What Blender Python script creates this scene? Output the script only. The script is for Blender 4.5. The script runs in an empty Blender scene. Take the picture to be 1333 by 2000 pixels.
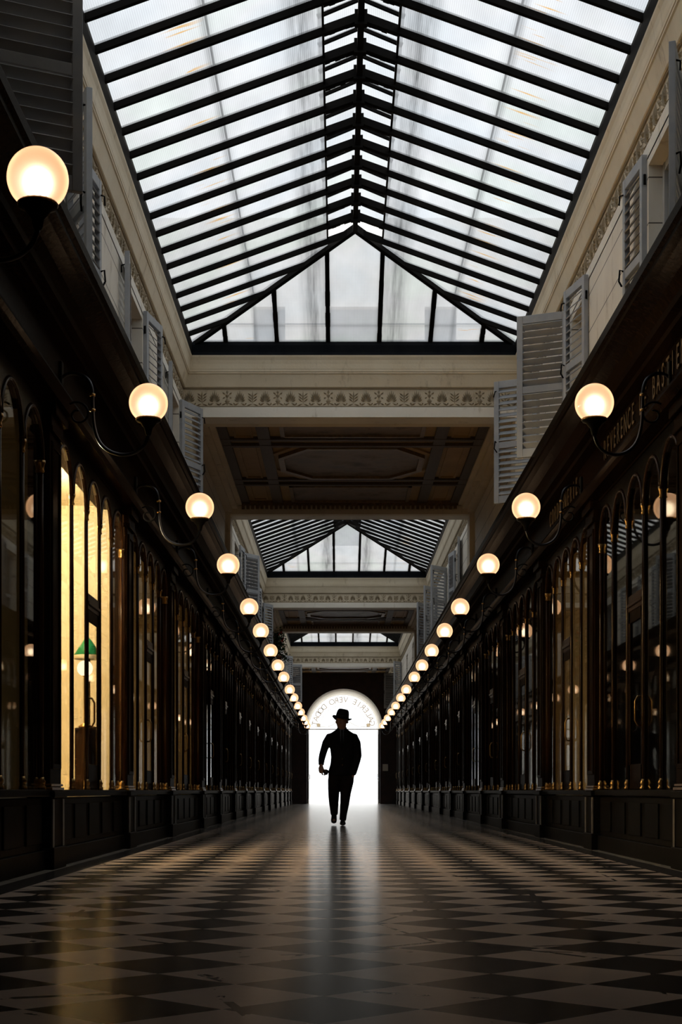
import bpy, bmesh, math, random
from mathutils import Vector, Matrix
random.seed(7)
PI = math.pi
S = bpy.context.scene
COL = S.collection
C = 0.185          # corridor centre line
EYE = 0.57
ORD = 'first second third fourth fifth sixth seventh eighth ninth tenth eleventh twelfth thirteenth fourteenth fifteenth sixteenth seventeenth eighteenth nineteenth twentieth'.split()
SIDE = {-1: 'left', 1: 'right'}

# ------------------------------------------------------------------ materials
def new_mat(name):
    m = bpy.data.materials.new(name); m.use_nodes = True
    nt = m.node_tree; nt.nodes.clear()
    out = nt.nodes.new('ShaderNodeOutputMaterial')
    return m, nt, out
def N(nt, t, **kw):
    n = nt.nodes.new(t)
    for k, v in kw.items(): setattr(n, k, v)
    return n
def L(nt, a, b): nt.links.new(a, b)
def pos(nt, scale=(1, 1, 1)):
    g = N(nt, 'ShaderNodeNewGeometry'); mp = N(nt, 'ShaderNodeMapping')
    mp.inputs['Scale'].default_value = scale
    L(nt, g.outputs['Position'], mp.inputs['Vector'])
    return mp.outputs['Vector']
def ramp(nt, fac, stops):
    r = N(nt, 'ShaderNodeValToRGB')
    e = r.color_ramp.elements
    e[0].position, e[0].color = stops[0][0], (*stops[0][1], 1)
    e[1].position, e[1].color = stops[-1][0], (*stops[-1][1], 1)
    for p, c in stops[1:-1]:
        x = e.new(p); x.color = (*c, 1)
    L(nt, fac, r.inputs['Fac'])
    return r.outputs['Color']
def noise(nt, vec, scale, detail=3, rough=.55):
    n = N(nt, 'ShaderNodeTexNoise')
    n.inputs['Scale'].default_value = scale; n.inputs['Detail'].default_value = detail
    n.inputs['Roughness'].default_value = rough
    L(nt, vec, n.inputs['Vector'])
    return n.outputs['Fac']
def math_n(nt, op, a, b=None, c=None):
    n = N(nt, 'ShaderNodeMath', operation=op)
    for i, v in enumerate((a, b, c)):
        if v is None: continue
        if isinstance(v, (int, float)): n.inputs[i].default_value = v
        else: L(nt, v, n.inputs[i])
    return n.outputs[0]
def pbr(name, c1, c2=None, rough=.5, metal=0, scale=(3, 3, 3), nscale=1.5, bump=0, bscale=40, spec=.5, lo=.35, hi=.65, coat=0):
    m, nt, out = new_mat(name)
    b = N(nt, 'ShaderNodeBsdfPrincipled')
    b.inputs['Roughness'].default_value = rough; b.inputs['Metallic'].default_value = metal
    b.inputs['Specular IOR Level'].default_value = spec
    b.inputs['Coat Weight'].default_value = coat
    v = pos(nt, scale)
    if c2 is None: b.inputs['Base Color'].default_value = (*c1, 1)
    else: L(nt, ramp(nt, noise(nt, v, nscale), [(lo, c1), (hi, c2)]), b.inputs['Base Color'])
    if bump:
        bn = N(nt, 'ShaderNodeBump'); bn.inputs['Strength'].default_value = bump; bn.inputs['Distance'].default_value = .01
        L(nt, noise(nt, pos(nt), bscale), bn.inputs['Height']); L(nt, bn.outputs[0], b.inputs['Normal'])
    L(nt, b.outputs[0], out.inputs[0])
    return m
def dull(name, c1, c2, rough=.35, k=.35, ior=1.45, scale=(3, 3, 3), nscale=2, lo=.35, hi=.65, bump=0, bscale=30):
    """old, worn varnish: a dark body under a weak, partly worn-off gloss"""
    m, nt, out = new_mat(name)
    d = N(nt, 'ShaderNodeBsdfDiffuse'); L(nt, ramp(nt, noise(nt, pos(nt, scale), nscale), [(lo, c1), (hi, c2)]), d.inputs[0])
    g = N(nt, 'ShaderNodeBsdfGlossy'); g.inputs['Roughness'].default_value = rough; g.inputs[0].default_value = (k, k * .92, k * .82, 1)
    f = N(nt, 'ShaderNodeFresnel'); f.inputs['IOR'].default_value = ior
    if bump:
        bn = N(nt, 'ShaderNodeBump'); bn.inputs['Strength'].default_value = bump; bn.inputs['Distance'].default_value = .01
        L(nt, noise(nt, pos(nt), bscale), bn.inputs['Height'])
        for q in (d, g, f): L(nt, bn.outputs[0], q.inputs['Normal'])
    mx = N(nt, 'ShaderNodeMixShader'); L(nt, f.outputs[0], mx.inputs[0]); L(nt, d.outputs[0], mx.inputs[1]); L(nt, g.outputs[0], mx.inputs[2])
    L(nt, mx.outputs[0], out.inputs[0]); return m
M = {}
M['wood'] = dull('varnished_dark_wood', (.006, .0028, .0012), (.014, .006, .0025), rough=.26, k=.11, scale=(6, 6, .6), nscale=4, bump=.15, bscale=22)
M['wood_red'] = dull('varnished_brown_column', (.014, .0055, .002), (.028, .011, .004), rough=.24, k=.38, scale=(10, 10, .8), nscale=4)
M['marble'] = dull('black_marble', (.004, .004, .004), (.012, .011, .010), rough=.3, k=.15, nscale=2.5, lo=.5, hi=.78)
M['marble_worn'] = pbr('worn_marble', (.05, .042, .032), (.11, .095, .072), rough=.5, nscale=3)
M['brass'] = pbr('aged_brass', (.34, .21, .075), (.22, .13, .05), rough=.34, metal=1)
M['gilt'] = pbr('gilt_letters', (.10, .058, .02), rough=.6, metal=.3)
M['iron'] = dull('black_iron', (.003, .003, .0035), (.006, .0055, .005), rough=.5, k=.15, bump=.15, bscale=60)
M['steel'] = pbr('dark_tube_metal', (.035, .035, .038), rough=.3, metal=1)
M['gutter'] = dull('dark_blue_black_lead', (.005, .007, .011), (.010, .012, .016), rough=.5, k=.2)
M['shutter'] = pbr('grey_painted_shutter', (.30, .315, .34), (.37, .375, .385), rough=.55, nscale=2, bump=.08)
M['winframe'] = pbr('white_window_paint', (.42, .42, .42), (.52, .51, .5), rough=.5)
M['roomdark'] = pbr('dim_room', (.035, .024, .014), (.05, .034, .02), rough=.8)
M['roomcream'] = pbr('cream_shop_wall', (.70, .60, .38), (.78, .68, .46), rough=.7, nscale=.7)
M['cloth'] = pbr('black_suit_cloth', (.006, .006, .007), (.010, .009, .010), rough=.85, bump=.1, bscale=80, spec=.2)
M['trouser'] = pbr('dark_brown_trousers', (.010, .006, .005), (.016, .010, .008), rough=.85, bump=.1, bscale=80, spec=.2)
M['skin'] = pbr('skin', (.36, .19, .12), rough=.55)
M['shirt'] = pbr('shirt_blue', (.10, .13, .18), rough=.7)
M['leather'] = pbr('black_leather', (.008, .008, .008), rough=.35)
M['green'] = pbr('green_enamel', (.0, .17, .05), rough=.35)
M['white'] = pbr('white_paper', (.6, .57, .5), rough=.7)
M['pavement'] = pbr('pale_pavement', (.86, .85, .82), (.92, .91, .88), rough=.8)
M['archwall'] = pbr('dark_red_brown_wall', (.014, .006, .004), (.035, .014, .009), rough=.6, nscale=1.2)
M['archcream'] = pbr('cream_vault', (.90, .82, .70), (.93, .86, .75), rough=.6)
M['leaf'] = pbr('dark_green_leaf', (.012, .05, .015), (.03, .10, .03), rough=.5, nscale=4)
M['red'] = pbr('red_petal', (.5, .02, .02), rough=.6)
M['terracotta'] = pbr('terracotta', (.22, .09, .05), rough=.8)
M['facade'] = pbr('pale_facade', (.84, .82, .78), (.90, .88, .84), rough=.8)
M['facadewin'] = pbr('facade_window_dark', (.06, .075, .09), rough=.3)

def cream(name, a, b, joints=False):
    m, nt, out = new_mat(name)
    p = N(nt, 'ShaderNodeBsdfPrincipled'); p.inputs['Roughness'].default_value = .65
    n1 = noise(nt, pos(nt, (1, 1, 1)), 1.6, 5)
    col = ramp(nt, n1, [(.3, a), (.7, b)])
    n2 = noise(nt, pos(nt, (1, 1, .35)), 5, 6, .7)          # hairline grime patches
    mx = N(nt, 'ShaderNodeMix', data_type='RGBA', blend_type='MULTIPLY')
    mx.inputs[0].default_value = 1
    L(nt, col, mx.inputs[6]); L(nt, ramp(nt, n2, [(.28, (.62, .57, .5)), (.42, (1, 1, 1))]), mx.inputs[7])
    colo = mx.outputs[2]
    if joints:
        g = N(nt, 'ShaderNodeNewGeometry'); sp = N(nt, 'ShaderNodeSeparateXYZ'); L(nt, g.outputs['Position'], sp.inputs[0])
        f = math_n(nt, 'FRACT', math_n(nt, 'DIVIDE', sp.outputs['Z'], .36))
        line = math_n(nt, 'LESS_THAN', f, .03)
        m2 = N(nt, 'ShaderNodeMix', data_type='RGBA'); L(nt, line, m2.inputs[0]); L(nt, colo, m2.inputs[6]); m2.inputs[7].default_value = (.09, .075, .055, 1)
        colo = m2.outputs[2]
    L(nt, colo, p.inputs['Base Color'])
    bn = N(nt, 'ShaderNodeBump'); bn.inputs['Strength'].default_value = .15; bn.inputs['Distance'].default_value = .01
    L(nt, noise(nt, pos(nt), 30), bn.inputs['Height']); L(nt, bn.outputs[0], p.inputs['Normal'])
    L(nt, p.outputs[0], out.inputs[0])
    return m
M['cream'] = cream('cream_stucco', (.64, .54, .38), (.75, .66, .50))
M['creamwall'] = cream('cream_wall_jointed', (.68, .62, .53), (.78, .72, .62), True)
M['fascia'] = cream('pale_fascia', (.74, .69, .60), (.84, .79, .70))
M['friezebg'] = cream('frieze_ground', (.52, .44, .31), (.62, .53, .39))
M['relief'] = cream('frieze_relief', (.27, .215, .14), (.37, .30, .20))  # ornament browned so its colour carries the groove shading, plus grime
M['ceil'] = cream('ceiling_ochre', (.33, .20, .07), (.42, .27, .105))  # brown base made more saturated, painting in the lamps' warm light
M['ceilmould'] = pbr('ceiling_gilt_mould', (.22, .13, .05), (.13, .08, .035), rough=.5, nscale=6)
M['ceildark'] = pbr('ceiling_dark_band', (.05, .03, .015), (.085, .05, .025), rough=.6, nscale=14)
def painting():
    m, nt, out = new_mat('faded_ceiling_picture')
    p = N(nt, 'ShaderNodeBsdfPrincipled'); p.inputs['Roughness'].default_value = .6
    n = noise(nt, pos(nt, (1, 1, 1)), 2.2, 6, .6)
    L(nt, ramp(nt, n, [(.3, (.10, .07, .06)), (.5, (.26, .20, .17)), (.72, (.16, .15, .16))]), p.inputs['Base Color'])
    L(nt, p.outputs[0], out.inputs[0]); return m
M['picture'] = painting()

def roof_glass():
    m, nt, out = new_mat('ribbed_wired_glass')
    g = N(nt, 'ShaderNodeNewGeometry'); sp = N(nt, 'ShaderNodeSeparateXYZ'); L(nt, g.outputs['Position'], sp.inputs[0])
    x, y = sp.outputs['X'], sp.outputs['Y']
    o = math_n(nt, 'ABSOLUTE', math_n(nt, 'SUBTRACT', x, C))
    rib = math_n(nt, 'SINE', math_n(nt, 'MULTIPLY', x, 2 * PI / .034))
    wire = math_n(nt, 'SINE', math_n(nt, 'MULTIPLY', y, 2 * PI / .045))
    rib = math_n(nt, 'MULTIPLY', math_n(nt, 'POWER', math_n(nt, 'ABSOLUTE', rib), 6), .20)
    wire = math_n(nt, 'MULTIPLY', math_n(nt, 'POWER', math_n(nt, 'ABSOLUTE', wire), 10), .08)
    n1 = noise(nt, pos(nt, (1.2, .5, 1)), 2.0, 4)
    n2 = noise(nt, pos(nt, (14, .8, 1)), 1.5, 4)
    # vent's shadow painted into the glass near the ridge, with soot; sooty mid lap
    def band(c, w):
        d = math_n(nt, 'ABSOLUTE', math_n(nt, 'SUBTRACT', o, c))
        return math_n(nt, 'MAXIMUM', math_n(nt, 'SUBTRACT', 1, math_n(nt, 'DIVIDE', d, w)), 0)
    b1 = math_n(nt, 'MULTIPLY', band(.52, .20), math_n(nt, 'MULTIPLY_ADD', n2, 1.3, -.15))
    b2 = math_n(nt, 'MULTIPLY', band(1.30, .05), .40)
    darkening = math_n(nt, 'ADD', math_n(nt, 'ADD', rib, wire), math_n(nt, 'ADD', math_n(nt, 'MULTIPLY', b1, 1.15), b2))
    v = math_n(nt, 'SUBTRACT', math_n(nt, 'MULTIPLY_ADD', n1, .45, .74), math_n(nt, 'MULTIPLY', darkening, .75))
    v = math_n(nt, 'MAXIMUM', v, .12)
    tint = ramp(nt, noise(nt, pos(nt, (1, 1, 1)), .9, 2), [(.34, (.95, 1.0, .95)), (.5, (1, 1, 1)), (.66, (.94, .975, 1.0))])
    # rust runs below the mid lap
    rust = math_n(nt, 'MULTIPLY', math_n(nt, 'GREATER_THAN', noise(nt, pos(nt, (.9, 14, 1)), 1.1, 2), .64), band(1.48, .20))
    mr = N(nt, 'ShaderNodeMix', data_type='RGBA'); L(nt, rust, mr.inputs[0]); L(nt, tint, mr.inputs[6]); mr.inputs[7].default_value = (1, .62, .25, 1)
    def scaled(k):
        mm = N(nt, 'ShaderNodeMix', data_type='RGBA', blend_type='MULTIPLY'); mm.inputs[0].default_value = 1
        L(nt, mr.outputs[2], mm.inputs[6])
        cc = N(nt, 'ShaderNodeCombineColor'); vv = math_n(nt, 'MULTIPLY', v, k)
        for i in range(3): L(nt, vv, cc.inputs[i])
        L(nt, cc.outputs[0], mm.inputs[7]); return mm.outputs[2]
    tl = N(nt, 'ShaderNodeBsdfTranslucent'); L(nt, scaled(GT), tl.inputs[0])
    tr = N(nt, 'ShaderNodeBsdfTransparent'); L(nt, scaled(GT * 1.05), tr.inputs[0])
    mx = N(nt, 'ShaderNodeMixShader'); mx.inputs[0].default_value = .42
    L(nt, tl.outputs[0], mx.inputs[1]); L(nt, tr.outputs[0], mx.inputs[2])
    L(nt, mx.outputs[0], out.inputs[0])
    return m
GT = .46
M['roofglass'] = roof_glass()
def clear_glass(name, tint=(.9, .9, .88), rough=.02):
    m, nt, out = new_mat(name)
    t = N(nt, 'ShaderNodeBsdfTransparent'); t.inputs[0].default_value = (*tint, 1)
    gl = N(nt, 'ShaderNodeBsdfGlossy'); gl.inputs['Roughness'].default_value = rough; gl.inputs[0].default_value = (.62, .60, .56, 1)
    fr = N(nt, 'ShaderNodeFresnel'); ge = N(nt, 'ShaderNodeNewGeometry')      # both faces of the sheet reflect alike
    L(nt, math_n(nt, 'MULTIPLY_ADD', ge.outputs['Backfacing'], 1 / 1.45 - 1.45, 1.45), fr.inputs['IOR'])
    mx = N(nt, 'ShaderNodeMixShader'); L(nt, fr.outputs[0], mx.inputs[0]); L(nt, t.outputs[0], mx.inputs[1]); L(nt, gl.outputs[0], mx.inputs[2])
    L(nt, mx.outputs[0], out.inputs[0]); return m
M['pane'] = clear_glass('shop_window_glass')
M['fanglass'] = clear_glass('fanlight_glass', (.97, .97, .95))
def translucent(name, col):
    m, nt, out = new_mat(name)
    t = N(nt, 'ShaderNodeBsdfTranslucent'); t.inputs[0].default_value = (*col, 1)
    L(nt, t.outputs[0], out.inputs[0]); return m
M['letter'] = translucent('frosted_letter', (.58, .50, .42))
M['frostline'] = translucent('frosted_line', (.66, .58, .47))
def emis(name, col, st):
    m, nt, out = new_mat(name)
    e = N(nt, 'ShaderNodeEmission'); e.inputs[0].default_value = (*col, 1); e.inputs[1].default_value = st
    L(nt, e.outputs[0], out.inputs[0]); return m
M['bulb'] = emis('lamp_bulb', (1, .86, .66), 5.0)
def globe_mat():
    m, nt, out = new_mat('opal_globe_glass')
    e = N(nt, 'ShaderNodeEmission'); e.inputs[0].default_value = (1, .55, .29, 1); e.inputs[1].default_value = .60
    r = N(nt, 'ShaderNodeBsdfRefraction'); r.inputs['Roughness'].default_value = .70; r.inputs['IOR'].default_value = 1.35
    r.inputs[0].default_value = (.75, .72, .66, 1)
    gl = N(nt, 'ShaderNodeBsdfGlossy'); gl.inputs['Roughness'].default_value = .12
    fr = N(nt, 'ShaderNodeFresnel'); fr.inputs['IOR'].default_value = 1.3
    mx = N(nt, 'ShaderNodeMixShader'); L(nt, fr.outputs[0], mx.inputs[0]); L(nt, r.outputs[0], mx.inputs[1]); L(nt, gl.outputs[0], mx.inputs[2])
    ad = N(nt, 'ShaderNodeAddShader'); L(nt, e.outputs[0], ad.inputs[0]); L(nt, mx.outputs[0], ad.inputs[1])
    L(nt, ad.outputs[0], out.inputs[0]); return m
M['globe'] = globe_mat()
def floor_mat():
    m, nt, out = new_mat('checker_stone_floor')
    g = N(nt, 'ShaderNodeNewGeometry'); sp = N(nt, 'ShaderNodeSeparateXYZ'); L(nt, g.outputs['Position'], sp.inputs[0])
    x, y = sp.outputs['X'], sp.outputs['Y']
    T = .52
    xs = math_n(nt, 'DIVIDE', math_n(nt, 'SUBTRACT', x, C + .287), T); ys = math_n(nt, 'DIVIDE', math_n(nt, 'SUBTRACT', y, 5.05), T)
    a = math_n(nt, 'ROUND', math_n(nt, 'ADD', xs, ys)); b = math_n(nt, 'ROUND', math_n(nt, 'SUBTRACT', xs, ys))
    par = math_n(nt, 'ABSOLUTE', math_n(nt, 'MODULO', math_n(nt, 'ADD', a, b), 2))      # 0 dark, 1 pale
    n1 = noise(nt, pos(nt), 2.3, 6, .65); n2 = noise(nt, pos(nt, (1, .5, 1)), 22, 4)
    cid = N(nt, 'ShaderNodeCombineXYZ'); L(nt, a, cid.inputs[0]); L(nt, b, cid.inputs[1])
    wn = N(nt, 'ShaderNodeTexWhiteNoise', noise_dimensions='3D'); L(nt, cid.outputs[0], wn.inputs['Vector'])
    light = ramp(nt, math_n(nt, 'MULTIPLY_ADD', wn.outputs['Value'], .35, math_n(nt, 'MULTIPLY', n1, .65)), [(.2, (.54, .41, .325)), (.8, (.70, .55, .45))])
    dark = ramp(nt, n1, [(.3, (.008, .006, .005)), (.75, (.02, .015, .013))])
    mx = N(nt, 'ShaderNodeMix', data_type='RGBA'); L(nt, par, mx.inputs[0]); L(nt, dark, mx.inputs[6]); L(nt, light, mx.inputs[7])
    # border: dark band, then a pale strip along the plinths
    h = math_n(nt, 'ABSOLUTE', math_n(nt, 'SUBTRACT', x, C))
    band = math_n(nt, 'GREATER_THAN', h, 2.05); strip = math_n(nt, 'GREATER_THAN', h, 2.23)
    m2 = N(nt, 'ShaderNodeMix', data_type='RGBA'); L(nt, band, m2.inputs[0]); L(nt, mx.outputs[2], m2.inputs[6]); m2.inputs[7].default_value = (.028, .023, .021, 1)
    m3 = N(nt, 'ShaderNodeMix', data_type='RGBA'); L(nt, strip, m3.inputs[0]); L(nt, m2.outputs[2], m3.inputs[6]); m3.inputs[7].default_value = (.30, .26, .21, 1)
    # cracks
    cr = N(nt, 'ShaderNodeTexVoronoi', feature='DISTANCE_TO_EDGE'); cr.inputs['Scale'].default_value = .9; L(nt, pos(nt), cr.inputs['Vector'])
    ck = math_n(nt, 'MULTIPLY', math_n(nt, 'LESS_THAN', cr.outputs['Distance'], .008), math_n(nt, 'GREATER_THAN', n1, .52))
    m4 = N(nt, 'ShaderNodeMix', data_type='RGBA'); L(nt, ck, m4.inputs[0]); L(nt, m3.outputs[2], m4.inputs[6]); m4.inputs[7].default_value = (.01, .008, .007, 1)
    d = N(nt, 'ShaderNodeBsdfDiffuse'); L(nt, m4.outputs[2], d.inputs[0])
    gl = N(nt, 'ShaderNodeBsdfGlossy'); gl.inputs[0].default_value = (.62, .59, .55, 1)
    L(nt, math_n(nt, 'MULTIPLY_ADD', n2, .10, .14), gl.inputs['Roughness'])
    fr = N(nt, 'ShaderNodeFresnel'); fr.inputs['IOR'].default_value = 1.065          # worn stone: glossy only at a very low angle
    bn = N(nt, 'ShaderNodeBump'); bn.inputs['Strength'].default_value = .05; bn.inputs['Distance'].default_value = .003
    L(nt, math_n(nt, 'ADD', n1, math_n(nt, 'MULTIPLY', n2, .4)), bn.inputs['Height'])
    for q in (d, gl): L(nt, bn.outputs[0], q.inputs['Normal'])
    mx5 = N(nt, 'ShaderNodeMixShader'); L(nt, fr.outputs[0], mx5.inputs[0]); L(nt, d.outputs[0], mx5.inputs[1]); L(nt, gl.outputs[0], mx5.inputs[2])
    L(nt, mx5.outputs[0], out.inputs[0]); return m
M['floor'] = floor_mat()

# ------------------------------------------------------------------ mesh helpers
def box(bm, x0, x1, y0, y1, z0, z1):
    if x0 > x1: x0, x1 = x1, x0
    if y0 > y1: y0, y1 = y1, y0
    v = [bm.verts.new(p) for p in ((x0, y0, z0), (x1, y0, z0), (x1, y1, z0), (x0, y1, z0), (x0, y0, z1), (x1, y0, z1), (x1, y1, z1), (x0, y1, z1))]
    for f in ((0, 3, 2, 1), (4, 5, 6, 7), (0, 1, 5, 4), (1, 2, 6, 5), (2, 3, 7, 6), (3, 0, 4, 7)): bm.faces.new([v[i] for i in f])
def sbox(bm, s, h0, h1, y0, y1, z0, z1): box(bm, C + s * h0, C + s * h1, y0, y1, z0, z1)
def bar(bm, a, b, w, d, up=Vector((0, 0, 1))):
    a, b = Vector(a), Vector(b); t = (b - a).normalized()
    sx = t.cross(up)
    if sx.length < 1e-4: sx = t.cross(Vector((0, 1, 0)))
    sx.normalize(); u = sx.cross(t)
    rings = []
    for p in (a, b): rings.append([bm.verts.new(p + sx * i * w / 2 + u * j * d / 2) for i, j in ((-1, -1), (1, -1), (1, 1), (-1, 1))])
    for i in range(4): bm.faces.new((rings[0][i], rings[0][(i + 1) % 4], rings[1][(i + 1) % 4], rings[1][i]))
    bm.faces.new(rings[0][::-1]); bm.faces.new(rings[1])
def tube(bm, pts, r, n=8, cap=True):
    pts = [Vector(p) for p in pts]; rings = []
    prev = None
    for i, p in enumerate(pts):
        t = (pts[min(i + 1, len(pts) - 1)] - pts[max(i - 1, 0)]).normalized()
        if prev is None:
            a = t.cross(Vector((0, 1, 0)))
            if a.length < .1: a = t.cross(Vector((1, 0, 0)))
        else: a = prev - t * prev.dot(t)
        a.normalize(); prev = a; b = t.cross(a)
        rr = r[i] if isinstance(r, (list, tuple)) else r
        rings.append([bm.verts.new(p + (a * math.cos(2 * PI * k / n) + b * math.sin(2 * PI * k / n)) * rr) for k in range(n)])
    for q in range(len(rings) - 1):
        for k in range(n): bm.faces.new((rings[q][k], rings[q][(k + 1) % n], rings[q + 1][(k + 1) % n], rings[q + 1][k]))
    if cap: bm.faces.new(rings[0][::-1]); bm.faces.new(rings[-1])
def lathe(bm, prof, c=(0, 0, 0), n=16, close=True):
    rings = []
    for r, z in prof: rings.append([bm.verts.new((c[0] + r * math.cos(2 * PI * k / n), c[1] + r * math.sin(2 * PI * k / n), c[2] + z)) for k in range(n)])
    for q in range(len(rings) - 1):
        for k in range(n): bm.faces.new((rings[q][k], rings[q][(k + 1) % n], rings[q + 1][(k + 1) % n], rings[q + 1][k]))
    if close: bm.faces.new(rings[0][::-1]); bm.faces.new(rings[-1])
def extrude_y(bm, prof, y0, y1):
    a = [bm.verts.new((x, y0, z)) for x, z in prof]; b = [bm.verts.new((x, y1, z)) for x, z in prof]; n = len(prof)
    for i in range(n): bm.faces.new((a[i], a[(i + 1) % n], b[(i + 1) % n], b[i]))
    bm.faces.new(a[::-1]); bm.faces.new(b)
def loft(bm, secs, n=16):
    """closed tube through elliptical sections (centre, rx, ry, tilt_axis_u, tilt_axis_v)"""
    rings = []
    for c, rx, ry, u, v in secs:
        c, u, v = Vector(c), Vector(u), Vector(v)
        rings.append([bm.verts.new(c + u * math.cos(2 * PI * k / n) * rx + v * math.sin(2 * PI * k / n) * ry) for k in range(n)])
    for q in range(len(rings) - 1):
        for k in range(n): bm.faces.new((rings[q][k], rings[q][(k + 1) % n], rings[q + 1][(k + 1) % n], rings[q + 1][k]))
    bm.faces.new(rings[0][::-1]); bm.faces.new(rings[-1])
def obj(name, bm, mat, parent=None, smooth=False, bevel=0):
    bmesh.ops.recalc_face_normals(bm, faces=bm.faces[:])
    me = bpy.data.meshes.new(name); bm.to_mesh(me); bm.free()
    me.materials.append(mat)
    if smooth:
        for p in me.polygons: p.use_smooth = True
    o = bpy.data.objects.new(name, me); COL.objects.link(o)
    if parent: o.parent = parent
    if bevel:
        b = o.modifiers.new('edge', 'BEVEL'); b.width = bevel; b.segments = 2; b.limit_method = 'ANGLE'
    return o
def B(): return bmesh.new()
def tag(o, label, cat, group=None):
    o['label'] = label; o['category'] = cat
    if group: o['group'] = group
    return o
def thing(name, label, cat, loc=(0, 0, 0), group=None):
    o = bpy.data.objects.new(name, None); o.location = loc; o.empty_display_size = .1; COL.objects.link(o)
    return tag(o, label, cat, group)
def struct(name, bm, mat, label=None, parent=None, **k):
    o = obj(name, bm, mat, parent, **k)
    if not parent: o['kind'] = 'structure'
    if label: o['label'] = label
    return o
def keep(o, root):
    """part built in world coordinates under a moved root"""
    if o.parent == root: o.matrix_parent_inverse = Matrix.Translation(-Vector(root.location))
    return o
def dup_tree(root, loc, rotz):
    r = root.copy(); COL.objects.link(r); r.location = loc; r.rotation_euler = (0, 0, rotz)
    for ch in list(root.children):
        c = ch.copy(); COL.objects.link(c); c.parent = r
        for g in ch.children:
            d = g.copy(); COL.objects.link(d); d.parent = c
    return r
def text_mesh(bm, s, size, xf, depth=.004):
    cu = bpy.data.curves.new('t', 'FONT'); cu.body = s; cu.size = size; cu.extrude = depth; cu.resolution_u = 3
    cu.align_x = 'CENTER'; cu.align_y = 'CENTER'
    to = bpy.data.objects.new('t', cu); COL.objects.link(to)
    bpy.context.view_layer.update()
    me = bpy.data.meshes.new_from_object(to.evaluated_get(bpy.context.evaluated_depsgraph_get()))
    n0 = len(bm.verts); bm.from_mesh(me); bm.verts.ensure_lookup_table()
    for v in bm.verts[n0:]: v.co = xf @ v.co
    bpy.data.objects.remove(to); bpy.data.curves.remove(cu); bpy.data.meshes.remove(me)

# ------------------------------------------------------------------ key sizes
ZC = 4.07          # top of shop cornice
ZF = 5.56          # underside of beams
W = 2.25           # upper wall half width
YEND = 68.0
SKY = [(8.4, 20.5, 2.14), (28.25, 41.8, 3.4), (48.6, 61.6, 4.4)]  # nearest roof's unseen start moved in to shade the first shutter and floor
SLABS = [(-2.0, 8.4), (20.5, 28.25), (41.8, 48.6), (61.6, YEND)]
PIL = [7.0, 11.05, 15.1, 18.95, 23.35, 26.8, 30.6, 34.2, 37.7, 42.3, 46.0, 50.4, 54.4, 58.8, 62.3, 65.7]

# ------------------------------------------------------------------ shell
bm = B(); box(bm, C - 6, C + 6, -2, YEND + 1.4, -.2, 0); struct('floor', bm, M['floor'], 'checkered pale and dark stone floor of the arcade')
bm = B(); box(bm, -30, 30, YEND + 1.4, 120, -.25, -.02); struct('street_pavement', bm, M['pavement'], 'pale overexposed street beyond the arch')
bm = B(); box(bm, C - 6, C + 6, -2.3, -2, 0, 6.6); struct('wall_back_blocker', bm, M['roomdark'])  # unseen wall added behind the camera to keep the near floor dark
for s in (-1, 1):
    nm = SIDE[s]
    # shop entablature: sign board and projecting cornice, one continuous run
    prof = [(2.6, 4.07), (1.82, 4.07), (1.82, 4.00), (1.845, 3.985), (1.85, 3.96), (1.90, 3.94), (1.98, 3.90), (2.03, 3.84), (2.04, 3.80), (2.10, 3.79), (2.11, 3.76), (2.20, 3.75),
            (2.20, 3.48), (2.165, 3.47), (2.155, 3.44), (2.175, 3.41), (2.20, 3.38), (2.60, 3.38)]
    bm = B(); extrude_y(bm, [(C + s * h, z) for h, z in prof], -2, YEND); struct('trim_%s' % nm, bm, M['wood'], 'dark varnished wooden sign fascia and cornice along the %s shops' % nm)
    # outer wall closing the upper rooms and the shops
    bm = B(); sbox(bm, s, 2.62, 2.9, -2, YEND, 4.07, 6.9); sbox(bm, s, 5.2, 5.4, -2, YEND, 0, 4.07); sbox(bm, s, 2.6, 5.4, -2, YEND, 3.9, 4.07)
    struct('wall_%s_outer' % nm, bm, M['roomdark'])
# upper wall with window openings
WIN = {-1: [(7.7, 8.8), (11.5, 12.12), (14.95, 16.05), (18.6, 19.7), (30.2, 31.4), (33.0, 34.0), (36.6, 37.7), (40.2, 41.3), (50.5, 51.6), (55.0, 56.1), (59.8, 60.9)],
       1: [(7.1, 8.3), (10.9, 12.1), (15.0, 16.1), (18.7, 19.8), (31.0, 32.1), (34.7, 35.8), (38.2, 39.3), (40.4, 41.4), (50.5, 51.6), (55.0, 56.1), (60.1, 61.2)]}
wn = 0
for s in (-1, 1):
    bm = B(); y = -2.0
    for a, b in WIN[s] + [(YEND, YEND)]:
        if a > y: sbox(bm, s, W, 2.62, y, a, ZC, ZF + .02)
        if b > a: sbox(bm, s, W, 2.62, a, b, 5.50, ZF + .02)
        y = b
    struct('wall_%s' % SIDE[s], bm, M['creamwall'], 'cream rendered upper wall above the %s shops' % SIDE[s])
    for a, b in WIN[s]:
        wn += 1
        r = bpy.data.objects.new('window_%d' % wn, None); COL.objects.link(r); r['kind'] = 'structure'; r.location = (C + s * 2.42, (a + b) / 2, ZC)
        f = B(); m = (a + b) / 2
        for q in (a + .03, m, b - .03): sbox(f, s, 2.36, 2.42, q - .035, q + .035, ZC, 5.5)
        for z in (ZC + .03, 4.62, 5.465): sbox(f, s, 2.365, 2.415, a, b, z - .03, z + .03)
        keep(obj('window_frame', f, M['winframe'], r), r)
        f = B(); sbox(f, s, 2.388, 2.394, a, b, ZC, 5.5); keep(obj('window_pane', f, M['pane'], r), r)

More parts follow.
